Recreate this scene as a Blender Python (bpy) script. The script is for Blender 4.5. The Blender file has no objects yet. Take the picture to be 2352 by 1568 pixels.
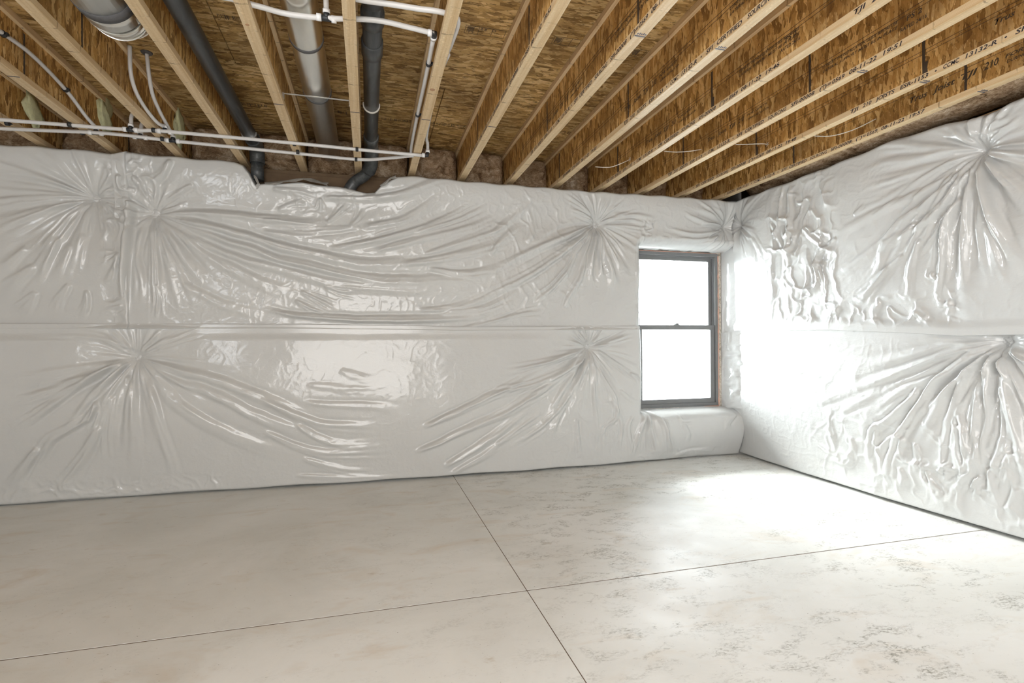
import bpy, bmesh, math, random
import numpy as np
from mathutils import Vector, Matrix
random.seed(7)
RNG = np.random.default_rng(11)
SC = bpy.context.scene
COL = SC.collection
PI = math.pi

# ------------------------------------------------------------ camera
CAMH, FPX = 1.07, 1214.8
YAW, PITCH, ROLL = .264703, .003934, -.005167
_F = np.array([math.sin(YAW)*math.cos(PITCH), math.cos(YAW)*math.cos(PITCH), math.sin(PITCH)])
_r0 = np.array([math.cos(YAW), -math.sin(YAW), 0.]); _u0 = np.cross(_r0, _F)
_R = _r0*math.cos(ROLL) + _u0*math.sin(ROLL); _U = -_r0*math.sin(ROLL) + _u0*math.cos(ROLL)
cam = bpy.data.objects.new('camera', bpy.data.cameras.new('camera')); COL.objects.link(cam)
cam.data.sensor_width = 36; cam.data.lens = 36*FPX/2352; cam.data.clip_start = .02
cam.matrix_world = Matrix(((_R[0], _U[0], -_F[0], 0), (_R[1], _U[1], -_F[1], 0), (_R[2], _U[2], -_F[2], CAMH), (0, 0, 0, 1)))
SC.camera = cam

def at(px, py, ax, val):
    """where the sight line of a photo pixel meets the plane coordinate[ax] = val"""
    d = _R*(px-1176)/FPX + _U*(784-py)/FPX + _F
    c = np.array([0, 0, CAMH]); t = (val-c[ax])/d[ax]
    return c + t*d

# ------------------------------------------------------------ world, daylight, exposure
SC.view_settings.view_transform = 'Standard'; SC.view_settings.look = 'None'
SC.view_settings.gamma = 1; SC.view_settings.use_curve_mapping = False
SC.view_settings.exposure = 0.27
SC.cycles.use_denoising = True
SC.cycles.max_bounces = 7; SC.cycles.diffuse_bounces = 4; SC.cycles.glossy_bounces = 3; SC.cycles.use_adaptive_sampling = True; SC.cycles.adaptive_threshold = .06; SC.cycles.sample_clamp_indirect = 8
W = bpy.data.worlds.new('overcast_sky'); SC.world = W; W.use_nodes = True
W.node_tree.nodes['Background'].inputs['Color'].default_value = (.88, .935, 1, 1)
W.node_tree.nodes['Background'].inputs['Strength'].default_value = 26.0

def area(name, loc, rot, sx, sy, power=0, color=(1, 1, 1), portal=False, spread=PI):
    l = bpy.data.lights.new(name, 'AREA'); l.shape = 'RECTANGLE'; l.size = sx; l.size_y = sy
    l.energy = power; l.color = color; l.spread = spread
    if portal: l.cycles.is_portal = True
    o = bpy.data.objects.new(name, l); COL.objects.link(o); o.location = loc; o.rotation_euler = rot
    return o
# daylight comes in by the small window and by the wide patio door behind the camera
area('window_portal', (2.82, 4.55, 1.19), (-PI/2, 0, 0), .92, 1.5, portal=True)
# the wide glazed door behind the camera, its daylight given by an area light
area('patio_door_daylight', (-.17, -2.185, 1.12), (PI/2, 0, 0), 2.26, 2.16, 112, (1, .98, .955))
# added fill light out of view on the left, brightens the right wall
area('right_wall_fill', (-2.6, .2, 1.55), (PI/2, 0, math.radians(-82)), .5, .5, 24, (.96, .98, 1), spread=math.radians(95))
sun = bpy.data.objects.new('hazy_sun', bpy.data.lights.new('hazy_sun', 'SUN')); COL.objects.link(sun)
sun.data.energy = 20; sun.data.angle = math.radians(50); sun.data.color = (1, .99, .96)
sun.rotation_euler = (-Vector((-.10, .72, .69))).to_track_quat('-Z', 'Y').to_euler()
area('fill_lamp', (-2.6, -1.3, 1.6), (PI/2, 0, math.radians(8)), .8, .8, 15, (.90, .95, 1))  # added soft fill, out of view, brightens the left side
# added unseen fill behind the camera, lifts the floor and right wall
area('overhead_fill', (1.3, -.7, 2.38), (0, 0, 0), .3, .3, 19, (.97, .98, 1))

# ------------------------------------------------------------ helpers
def tag(o, label=None, cat=None, group=None, kind=None):
    if label: o['label'] = label
    if cat: o['category'] = cat
    if group: o['group'] = group
    if kind: o['kind'] = kind
    return o

def empty(name, loc=(0, 0, 0)):
    o = bpy.data.objects.new(name, None); COL.objects.link(o); o.location = loc; o.empty_display_size = .1
    return o

def finish(name, me, mat, parent=None, smooth=False):
    o = bpy.data.objects.new(name, me); COL.objects.link(o)
    if mat is not None: me.materials.append(mat)
    if smooth:
        me.polygons.foreach_set('use_smooth', np.ones(len(me.polygons), dtype=bool))
    if parent is not None:
        o.parent = parent
        if parent.parent is not None: o.location = Vector((0, 0, 0))
    return o

class MB:
    """collects boxes, tubes and quads in world coordinates; build() links them as one mesh object"""
    def __init__(s): s.bm = bmesh.new()
    def box(s, x0, x1, y0, y1, z0, z1, bev=0):
        r = bmesh.ops.create_cube(s.bm, size=1)
        vs = r['verts']
        for v in vs:
            v.co = Vector((x0+(v.co.x+.5)*(x1-x0), y0+(v.co.y+.5)*(y1-y0), z0+(v.co.z+.5)*(z1-z0)))
        if bev:
            es = list({e for v in vs for e in v.link_edges})
            bmesh.ops.bevel(s.bm, geom=es, offset=bev, segments=2, affect='EDGES', profile=.5)
        return s
    def tube(s, pts, r, seg=12, caps=True, sub=0):
        P = [Vector(p) for p in pts]
        if sub and len(P) > 2:
            Q = []
            for i in range(len(P)-1):
                p0 = P[max(i-1, 0)]; p1 = P[i]; p2 = P[i+1]; p3 = P[min(i+2, len(P)-1)]
                for k in range(sub):
                    t = k/sub
                    Q.append(.5*((2*p1)+(p2-p0)*t+(2*p0-5*p1+4*p2-p3)*t*t+(3*p1-p0-3*p2+p3)*t**3))
            Q.append(P[-1]); P = Q
        rr = [r[min(len(r)-1, int(k*len(r)/len(P)))] for k in range(len(P))] if isinstance(r, (list, tuple)) else [r]*len(P)
        rings = []; n = None
        for i, p in enumerate(P):
            t = (P[min(i+1, len(P)-1)]-P[max(i-1, 0)]).normalized()
            if n is None:
                n = t.orthogonal().normalized()
            n = (n-t*n.dot(t)).normalized(); b = t.cross(n)
            rings.append([s.bm.verts.new(p+(n*math.cos(a)+b*math.sin(a))*rr[i]) for a in [2*PI*k/seg for k in range(seg)]])
        for i in range(len(rings)-1):
            for k in range(seg):
                f = s.bm.faces.new((rings[i][k], rings[i][(k+1) % seg], rings[i+1][(k+1) % seg], rings[i+1][k])); f.smooth = True
        if caps:
            s.bm.faces.new(rings[0][::-1]); s.bm.faces.new(rings[-1])
        return s
    def poly(s, pts):
        s.bm.faces.new([s.bm.verts.new(Vector(p)) for p in pts]); return s
    def build(s, name, mat, parent=None, origin=(0, 0, 0)):
        bmesh.ops.recalc_face_normals(s.bm, faces=s.bm.faces)
        O = Vector(origin)
        for v in s.bm.verts: v.co -= O
        me = bpy.data.meshes.new(name); s.bm.to_mesh(me); s.bm.free()
        o = finish(name, me, mat, parent)
        if parent is None: o.location = O
        return o

# ---- noise in numpy
_T = np.random.default_rng(3).random((256, 256)).astype(np.float32)
def vn(x, y):
    xi = np.floor(x).astype(int); yi = np.floor(y).astype(int); fx = x-xi; fy = y-yi
    fx = fx*fx*fx*(fx*(fx*6-15)+10); fy = fy*fy*fy*(fy*(fy*6-15)+10)
    a = _T[xi % 256, yi % 256]; b = _T[(xi+1) % 256, yi % 256]; c = _T[xi % 256, (yi+1) % 256]; d = _T[(xi+1) % 256, (yi+1) % 256]
    return (a*(1-fx)+b*fx)*(1-fy)+(c*(1-fx)+d*fx)*fy - .5
def fbm(x, y, o=4):
    s = 0; a = 1
    for k in range(o):
        s = s+a*vn(x*(2**k)+17.3*k, y*(2**k)+9.1*k); a *= .5
    return s
def ridged(x, y):
    return (1-np.abs(2*vn(x, y)*2).clip(0, 1))**2 + .5*(1-np.abs(2*vn(x*2.1+5, y*2.1+3)*2).clip(0, 1))**2
def sm(a, b, x):
    t = np.clip((x-a)/(b-a), 0, 1); return t*t*(3-2*t)

# ------------------------------------------------------------ materials
class NT:
    def __init__(s, name):
        s.m = bpy.data.materials.new(name); s.m.use_nodes = True; s.t = s.m.node_tree
        s.p = s.t.nodes['Principled BSDF']
    def n(s, typ, **kw):
        n = s.t.nodes.new(typ)
        for k, v in kw.items():
            if k in ('in_',):
                for a, b in v.items(): s.set(n.inputs[a], b)
            else: setattr(n, k, v)
        return n
    def set(s, sock, v):
        if isinstance(v, bpy.types.NodeSocket): s.t.links.new(v, sock)
        else: sock.default_value = v
    def coord(s, scale=(1, 1, 1), rot=(0, 0, 0), loc=(0, 0, 0), src=None):
        if src is None:
            src = s.n('ShaderNodeTexCoord').outputs['Object']
        m = s.n('ShaderNodeMapping'); s.set(m.inputs[0], src)
        m.inputs['Scale'].default_value = scale; m.inputs['Rotation'].default_value = rot; m.inputs['Location'].default_value = loc
        return m.outputs[0]
    def noise(s, vec, scale=5, detail=4, rough=.55, dist=0, out='Fac'):
        n = s.n('ShaderNodeTexNoise', in_={'Vector': vec, 'Scale': scale, 'Detail': detail, 'Roughness': rough, 'Distortion': dist})
        return n.outputs[out]
    def vor(s, vec, scale=5, out='Color', feature='F1', rnd=1):
        n = s.n('ShaderNodeTexVoronoi', feature=feature); s.set(n.inputs['Vector'], vec); n.inputs['Scale'].default_value = scale
        n.inputs['Randomness'].default_value = rnd
        return n.outputs[out]
    def ramp(s, fac, stops, interp='LINEAR'):
        r = s.n('ShaderNodeValToRGB'); s.set(r.inputs[0], fac); cr = r.color_ramp; cr.interpolation = interp
        while len(cr.elements) < len(stops): cr.elements.new(.5)
        for e, (p, c) in zip(cr.elements, stops):
            e.position = p; e.color = (c[0], c[1], c[2], 1) if not isinstance(c, (int, float)) else (c, c, c, 1)
        return r.outputs[0]
    def mix(s, fac, a, b, mode='MIX'):
        m = s.n('ShaderNodeMix', data_type='RGBA', blend_type=mode)
        s.set(m.inputs[0], fac); s.set(m.inputs[6], a if isinstance(a, bpy.types.NodeSocket) else (*a, 1)); s.set(m.inputs[7], b if isinstance(b, bpy.types.NodeSocket) else (*b, 1))
        return m.outputs[2]
    def math(s, op, a, b=0):
        m = s.n('ShaderNodeMath', operation=op); s.set(m.inputs[0], a); s.set(m.inputs[1], b); return m.outputs[0]
    def bump(s, h, strength=.3, dist=.01, normal=None):
        b = s.n('ShaderNodeBump'); s.set(b.inputs['Height'], h); b.inputs['Strength'].default_value = strength; b.inputs['Distance'].default_value = dist
        if normal is not None: s.set(b.inputs['Normal'], normal)
        s.set(s.p.inputs['Normal'], b.outputs[0]); return b.outputs[0]
    def out(s, col=None, rough=.5, metal=0, spec=.5):
        if col is not None: s.set(s.p.inputs['Base Color'], col if isinstance(col, bpy.types.NodeSocket) else (*col, 1))
        s.set(s.p.inputs['Roughness'], rough); s.p.inputs['Metallic'].default_value = metal
        s.p.inputs['Specular IOR Level'].default_value = spec
        return s.m

def mat_plain(name, col, rough=.5, metal=0, var=.12, scale=20, bump=0, spec=.5):
    m = NT(name); v = m.coord(); n = m.noise(v, scale, 4)
    c = m.mix(n, tuple(x*(1-var) for x in col), tuple(min(1, x*(1+var)) for x in col))
    if bump: m.bump(m.noise(v, scale*4, 3), bump, .003)
    return m.out(c, rough, metal, spec)

def mat_poly(name):
    m = NT(name); v = m.coord()
    c = m.mix(m.noise(v, 3, 3), (.55, .555, .55), (.61, .615, .605))
    fine = m.noise(v, 95, 1, .6); weave = m.noise(m.coord((1, 1, 3.2)), 60, 0)
    crk = m.noise(v, 24, 2, .6)
    h = m.math('ADD', m.math('MULTIPLY', fine, .35), m.math('ADD', m.math('MULTIPLY', weave, .3), m.math('MULTIPLY', crk, 1.2)))
    m.bump(h, .25, .005)
    m.p.inputs['Coat Weight'].default_value = .75; m.p.inputs['Coat Roughness'].default_value = .13
    cb = m.n('ShaderNodeBump'); m.set(cb.inputs['Height'], fine); cb.inputs['Strength'].default_value = .07; cb.inputs['Distance'].default_value = .004
    m.set(m.p.inputs['Coat Normal'], cb.outputs[0])
    return m.out(c, .5, 0, .3)

def mat_osb(name, ang, dark, mid, light):
    """strand board: three layers of long flakes lying at different angles; ang = axes the flakes lie in"""
    m = NT(name); tc = m.n('ShaderNodeTexCoord').outputs['Object']
    # put the board's plane in X (strand direction) / Y
    if ang == 'ceiling': base = tc
    else:                # web: plane is Y-Z, strands mostly upright
        sx = m.n('ShaderNodeSeparateXYZ'); m.set(sx.inputs[0], tc)
        cx = m.n('ShaderNodeCombineXYZ'); m.set(cx.inputs[0], sx.outputs[2]); m.set(cx.inputs[1], sx.outputs[1]); base = cx.outputs[0]
    warp = m.noise(base, 9, 2, out='Color')
    w = m.n('ShaderNodeVectorMath', operation='MULTIPLY_ADD'); m.set(w.inputs[0], warp); w.inputs[1].default_value = (.018, .018, 0); m.set(w.inputs[2], base)
    base = w.outputs[0]
    layers = []
    LY = [(.1, (9, 46, 1)), (.5, (13, 50, 1)), (-.45, (11, 44, 1)), (1.3, (15, 48, 1))] if ang == 'ceiling' else [(.3, (12, 44, 1)), (1.0, (13, 40, 1)), (-.75, (11, 38, 1)), (-.1, (14, 46, 1))]
    for k, (rot, sc) in enumerate(LY):
        v = m.coord(sc, (0, 0, rot), (3.1*k, 1.7*k, 0), base)
        g = m.noise(m.coord((sc[0]*2, sc[1]*5, 1), (0, 0, rot), (0, 0, 0), base), 1, 3)
        c = m.vor(v, 1, 'Color'); r = m.n('ShaderNodeSeparateColor'); m.set(r.inputs[0], c)
        t = m.math('ADD', m.math('MULTIPLY', r.outputs[0], .75), m.math('MULTIPLY', g, .35))
        layers.append((t, r.outputs[1], m.vor(v, 1, 'Distance')))
    t, d = layers[0][0], layers[0][2]
    for k, thr in ((1, .48), (2, .52), (3, .66)):
        s = m.math('GREATER_THAN', layers[k][1], thr)
        mm = m.n('ShaderNodeMix', data_type='FLOAT'); m.set(mm.inputs[0], s); m.set(mm.inputs[2], t); m.set(mm.inputs[3], layers[k][0]); t = mm.outputs[0]
    col = m.ramp(t, [(.08, dark), (.3, tuple((a+b)/2 for a, b in zip(dark, mid))), (.55, mid), (.95, light)])
    col = m.mix(m.ramp(m.noise(base, 2.2, 3), [(.4, 0), (.75, 1)]), col, m.mix(.75, col, dark), 'MIX')
    speck = m.ramp(m.noise(m.coord((20, 60, 1), (0, 0, .3), (0, 0, 0), base), 1.6, 4, .65), [(.57, 0), (.66, 1)])
    speck2 = m.ramp(m.noise(m.coord((14, 70, 1), (0, 0, -.5), (0, 0, 0), base), 1.9, 4, .65), [(.60, 0), (.68, 1)])
    col = m.mix(m.math('MULTIPLY', speck, .8), col, tuple(x*.6 for x in dark)); col = m.mix(m.math('MULTIPLY', speck2, .7), col, tuple(min(1, x*1.08) for x in light))
    return m.out(col, .62, 0, .3)

def mat_flange(name):
    m = NT(name); tc = m.n('ShaderNodeTexCoord').outputs['Object']
    g = m.noise(m.coord((60, 1.6, 60), src=tc), 1, 5, .6, .3)
    c = m.ramp(g, [(.3, (.66, .46, .24)), (.52, (.86, .68, .42)), (.75, (.92, .78, .55))])
    # glue lines of the laminated veneers seen on the sides
    ply = m.n('ShaderNodeTexWave', wave_type='BANDS', bands_direction='Z'); m.set(ply.inputs[0], tc); ply.inputs['Scale'].default_value = 58; ply.inputs['Distortion'].default_value = 1.5
    c = m.mix(m.math('MULTIPLY', m.ramp(ply.outputs[1], [(.0, 1), (.22, 0)]), .35), c, (.25, .13, .05))
    # dark press-roller ticks across the timber
    sy = m.n('ShaderNodeSeparateXYZ'); m.set(sy.inputs[0], tc)
    wob = m.math('MULTIPLY', m.noise(tc, 30, 3), .02)
    fr = m.math('FRACT', m.math('MULTIPLY', m.math('ADD', sy.outputs[1], wob), 5.3))
    tick = m.math('MULTIPLY', m.math('LESS_THAN', m.math('ABSOLUTE', m.math('SUBTRACT', fr, .5)), .022), m.ramp(m.noise(tc, 25, 3), [(.42, 0), (.6, 1)]))
    c = m.mix(m.math('MULTIPLY', tick, .6), c, (.14, .09, .05))
    blot = m.ramp(m.noise(m.coord((9, 3, 9), src=tc), 1.2, 3), [(.62, 0), (.72, 1)])
    c = m.mix(m.math('MULTIPLY', blot, .25), c, (.35, .19, .08))
    # upright side faces are mixed browner than the undersides
    gn = m.n('ShaderNodeSeparateXYZ'); m.set(gn.inputs[0], m.n('ShaderNodeNewGeometry').outputs['True Normal'])
    c = m.mix(m.math('MULTIPLY', m.math('GREATER_THAN', m.math('ABSOLUTE', gn.outputs[0]), .7), .38), c, (.40, .23, .10))
    m.bump(g, .15, .002)
    return m.out(c, .5, 0, .35)

def mat_concrete():
    m = NT('trowelled_concrete'); v = m.coord()
    c = m.ramp(m.noise(v, 1.1, 6, .6, .6), [(.3, (.68, .68, .65)), (.5, (.77, .775, .75)), (.7, (.84, .845, .83))])
    c = m.mix(m.math('MULTIPLY', m.ramp(m.noise(m.coord((1.2, 2.4, 1), (0, 0, .5)), 2.1, 4, .6, .8), [(.55, 0), (.75, 1)]), .45), c, (.62, .52, .40))
    streak = m.noise(m.coord((2, 14, 1), (0, 0, -.25)), 2.6, 5, .65, .5)
    c = m.mix(m.math('MULTIPLY', m.ramp(streak, [(.5, 0), (.8, 1)]), .3), c, (.78, .78, .77))
    # dirty scuffs in patches
    area_ = m.ramp(m.noise(v, 1.3, 3, .5), [(.40, .15), (.56, 1)])
    sxx = m.n('ShaderNodeSeparateXYZ'); m.set(sxx.inputs[0], v)
    area_ = m.math('MULTIPLY', area_, m.ramp(m.math('ADD', m.math('MULTIPLY', sxx.outputs[0], .35), .35), [(.15, .12), (.5, .35), (.75, 1)]))
    spot = m.ramp(m.noise(m.coord((1.0, 2.0, 1), (0, 0, .2)), 48, 6, .8, .4), [(.46, 0), (.60, 1)])
    patch = m.ramp(m.noise(m.coord((1.0, 1.7, 1), (0, 0, -.3), (4, 2, 0)), 7.0, 5, .65, .5), [(.49, 0), (.62, 1)])
    c = m.mix(m.math('MULTIPLY', m.math('MULTIPLY', area_, m.math('MULTIPLY', spot, patch)), .9), c, (.23, .22, .18))
    fleck = m.ramp(m.noise(m.coord((1.4, 2.6, 1), (0, 0, -.5)), 45, 3, .6), [(.69, 0), (.73, 1)])
    c = m.mix(m.math('MULTIPLY', fleck, .7), c, (.14, .12, .09))
    brown = m.ramp(m.noise(m.coord((1, 1.8, 1), (0, 0, .9)), 6, 5, .7), [(.62, 0), (.74, 1)])
    c = m.mix(m.math('MULTIPLY', brown, .4), c, (.40, .30, .19))
    fine = m.noise(v, 150, 3, .6)
    m.bump(m.math('ADD', m.math('MULTIPLY', fine, .4), m.noise(v, 14, 4)), .12, .004)
    r = m.ramp(m.noise(v, 3, 3), [(.3, .5), (.7, .68)])
    return m.out(c, r, 0, .4)

def mat_fibre():
    m = NT('brown_fibreglass'); v = m.coord()
    a = m.noise(v, 7, 6, .7, 1.2); b = m.noise(m.coord((1, 1, 4)), 30, 4, .7, 2)
    c = m.ramp(m.math('ADD', m.math('MULTIPLY', a, .6), m.math('MULTIPLY', b, .4)), [(.36, (.07, .04, .02)), (.45, (.33, .21, .12)), (.55, (.60, .44, .29)), (.64, (.84, .73, .58))])
    m.bump(m.math('ADD', b, a), .8, .02)
    return m.out(c, .95, 0, .1)

M = {}
M['poly'] = mat_poly('white_poly_facing')
M['ceil'] = mat_osb('strand_board_deck', 'ceiling', (.13, .065, .018), (.60, .38, .14), (.86, .64, .32))
M['web'] = mat_osb('strand_board_web', 'web', (.14, .06, .015), (.58, .32, .095), (.86, .58, .25))
M['flange'] = mat_flange('laminated_flange')
M['concrete'] = mat_concrete()
M['joint'] = mat_plain('joint_dirt', (.16, .115, .08), .9)
M['wall'] = mat_plain('cast_concrete', (.42, .41, .39), .85, bump=.3)
M['fibre'] = mat_fibre()
M['ink'] = mat_plain('black_ink', (.025, .022, .03), .6)
M['inkb'] = mat_plain('faded_ink', (.07, .05, .035), .7)
M['marker'] = mat_plain('purple_black_marker', (.05, .045, .07), .5)
M['pex'] = mat_plain('white_plastic_pipe', (.64, .63, .62), .3, var=.04, spec=.5)
M['crimp'] = mat_plain('bright_crimp_ring', (.80, .80, .80), .35, var=.03)
M['clip'] = mat_plain('black_plastic', (.02, .022, .025), .4)
def mat_abs():
    m = NT('scuffed_black_pipe'); v = m.coord((14, 2.5, 14))
    c = m.ramp(m.noise(v, 1, 6, .7, 1), [(.35, (.025, .028, .03)), (.6, (.07, .075, .078)), (.8, (.22, .22, .21))])
    return m.out(c, .38, 0, .5)
M['abs'] = mat_abs()
def mat_tin():
    m = NT('galvanised_sheet'); v = m.coord((10, 2, 10))
    c = m.ramp(m.noise(v, 1, 5, .6), [(.3, (.70, .70, .67)), (.7, (.86, .85, .80))])
    m.bump(m.noise(m.coord((6, 1, 6)), 2, 3), .08, .01)
    return m.out(c, .29, 1)
M['tin'] = mat_tin()
M['seal'] = mat_plain('grey_duct_sealant', (.10, .10, .105), .55, var=.4, scale=40, bump=.4)
M['strap'] = mat_plain('zinc_strap', (.7, .7, .68), .35, 1)
M['wire'] = mat_plain('white_wire', (.75, .72, .66), .5)
M['foam'] = mat_plain('pale_green_foam', (.62, .62, .38), .9, var=.3, scale=30, bump=.8)
M['wood'] = mat_plain('rough_lumber', (.40, .25, .12), .8, var=.3, scale=9)
M['oldwood'] = mat_plain('dark_old_wood', (.14, .09, .05), .85, var=.4, scale=14)
M['dark'] = mat_plain('dark_sheathing', (.06, .045, .03), .9)
M['frame'] = mat_plain('bronze_vinyl', (.20, .205, .21), .42, var=.05)
M['orange'] = mat_plain('orange_sealant', (.70, .42, .32), .7)
def mat_chip():
    m = NT('pale_sheathing'); v = m.coord()
    c = m.ramp(m.noise(v, 38, 5, .7, 1), [(.28, (.22, .18, .13)), (.5, (.58, .52, .44)), (.7, (.78, .75, .68))])  # mottled from dark brown to pale grey
    return m.out(c, .85)
M['chip'] = mat_chip()
M['pane_mark'] = mat_plain('grey_pane_mark', (.55, .55, .54), .6)
M['foil'] = mat_plain('crumpled_foil', (.90, .89, .87), .3, .45, bump=.9, scale=30)
M['ground'] = mat_plain('gravel', (.55, .54, .52), .9, var=.25, scale=30)
def mat_glass():
    m = NT('window_glass'); t = m.t
    tr = t.nodes.new('ShaderNodeBsdfTransparent'); tr.inputs[0].default_value = (.96, .98, .97, 1)
    gl = t.nodes.new('ShaderNodeBsdfGlossy'); gl.inputs['Roughness'].default_value = .02
    fr = t.nodes.new('ShaderNodeFresnel'); fr.inputs[0].default_value = 1.45
    mx = t.nodes.new('ShaderNodeMixShader'); t.links.new(fr.outputs[0], mx.inputs[0]); t.links.new(tr.outputs[0], mx.inputs[1]); t.links.new(gl.outputs[0], mx.inputs[2])
    t.links.new(mx.outputs[0], t.nodes['Material Output'].inputs['Surface']); t.nodes.remove(m.p)
    return m.m
M['glass'] = mat_glass()

# ------------------------------------------------------------ room shell
YW, XW, ZJ, ZC = 4.35, 3.50, 2.408, 2.71      # back wall face, right wall face, joist underside, deck underside
XL, YR = -4.2, -2.2
def struct(o): o['kind'] = 'structure'; return o

fl = struct(MB().box(XL, XW+.2, YR, YW+.3, -.16, -.020).build('floor', M['joint']))
g = .0022; gx = .0040
for x0, x1 in ((XL, .658-g), (.658+g, XW+.2)):
    for y0, y1 in ((YR, 2.201-gx), (2.201+gx, YW+.25)):   # four cast bays between the saw cuts
        MB().box(x0, x1, y0, y1, -.022, 0).build('concrete_slab', M['concrete'], fl)

MB().box(.658-g, .658+g, YR, YW+.25, -.022, -.0012).build('joint_filler', M['joint'], fl)
MB().box(XL, XW+.2, 2.201-gx, 2.201+gx, -.022, -.0013).build('joint_filler', M['joint'], fl)
# back wall with the window opening
wx0, wx1, wz0, wz1 = 2.36, 3.325, .44, 1.95
b = MB()
b.box(XL-.2, wx0, YW, YW+.28, -.1, ZJ-.04); b.box(wx1, XW+.2, YW, YW+.28, -.1, ZJ-.04)
b.box(wx0, wx1, YW, YW+.28, -.1, wz0); b.box(wx0, wx1, YW, YW+.28, wz1, ZJ-.04)
wb = struct(b.build('wall_back', M['wall']))
MB().box(XL-.2, XW+.2, YW+.01, YW+.25, ZJ-.04, ZJ-.001, .003).build('sill_plate', M['oldwood'], wb)
MB().box(XL-.2, XW+.2, YW+.23, YW+.27, ZJ-.001, ZC, 0).build('rim_board', M['dark'], wb)
wr = struct(MB().box(XW, XW+.25, YR, YW-.001, -.1, ZJ-.04).build('wall_right', M['wall']))
MB().box(XW+.01, XW+.2, YR, YW, ZJ-.04, ZJ-.001, .003).build('sill_plate', M['wood'], wr)
MB().box(XW+.16, XW+.2, YR, YW+.22, ZJ-.001, ZC, 0).build('rim_board', M['dark'], wr)
struct(MB().box(XL-.2, XL, YR, YW-.001, -.1, ZC).build('wall_left', M['poly']))
b = MB(); b.box(XL-.2, -1.3, YR-.2, YR, -.1, ZC); b.box(.96, XW+.2, YR-.2, YR, -.1, ZC); b.box(-1.3, .96, YR-.2, YR, 2.2, ZC)
struct(b.build('wall_rear', M['poly']))
struct(MB().box(-30, 30, YW+.6, 40, -.5, -.3).build('ground_outside', M['ground']))
struct(MB().box(-1.3, .96, YR-.06, YR-.01, 0, 2.2).build('door_1', M['frame']))

# ceiling: strand board sheets, long edges across the joists
ce = struct(MB().box(XL-.2, XW+.2, YR-.2, YW+.28, ZC+.02, ZC+.06).build('ceiling', M['dark']))
k = 0; y = YW+.25
while y > YR:
    x = XL-.2 - (1.22 if k % 2 else 0)
    while x < XW+.2:
        xa, xb = max(x, XL-.2), min(x+2.438, XW+.2)
        if xb-xa > .1:
            MB().box(xa+.0012, xb-.0012, max(y-1.216, YR-.19), y, ZC, ZC+.019, .001).build('board', M['ceil'], ce)
        x += 2.44
    y -= 1.22; k += 1

# ------------------------------------------------------------ blankets
def seg_field(U, V, pts, w, asym=1.6):
    """signed distance and run along a polyline"""
    best = np.full(U.shape, 1e9); sd = np.zeros(U.shape); tt = np.zeros(U.shape)
    L = [0.]
    for a, b in zip(pts[:-1], pts[1:]): L.append(L[-1]+math.hypot(b[0]-a[0], b[1]-a[1]))
    tot = L[-1]
    for i in range(len(pts)-1):
        ax, ay = pts[i]; bx, by = pts[i+1]; dx, dy = bx-ax, by-ay; l2 = dx*dx+dy*dy+1e-12
        t = ((U-ax)*dx+(V-ay)*dy)/l2; tc = np.clip(t, 0, 1)
        ex = U-(ax+tc*dx); ey = V-(ay+tc*dy); d = np.hypot(ex, ey)
        s = np.sign(dx*ey-dy*ex)
        m = d < best
        best = np.where(m, d, best); sd = np.where(m, s*d, sd); tt = np.where(m, (L[i]+tc*math.sqrt(l2))/tot, tt)
    return sd, tt

def spline(P, sub=4):
    if len(P) < 3: return P
    Q = []
    for i in range(len(P)-1):
        p0 = P[max(i-1, 0)]; p1 = P[i]; p2 = P[i+1]; p3 = P[min(i+2, len(P)-1)]
        for k in range(sub):
            t = k/sub
            Q.append(tuple(.5*((2*p1[j])+(p2[j]-p0[j])*t+(2*p0[j]-5*p1[j]+4*p2[j]-p3[j])*t*t+(3*p1[j]-p0[j]-3*p2[j]+p3[j])*t**3) for j in (0, 1)))
    Q.append(P[-1]); return Q

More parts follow.
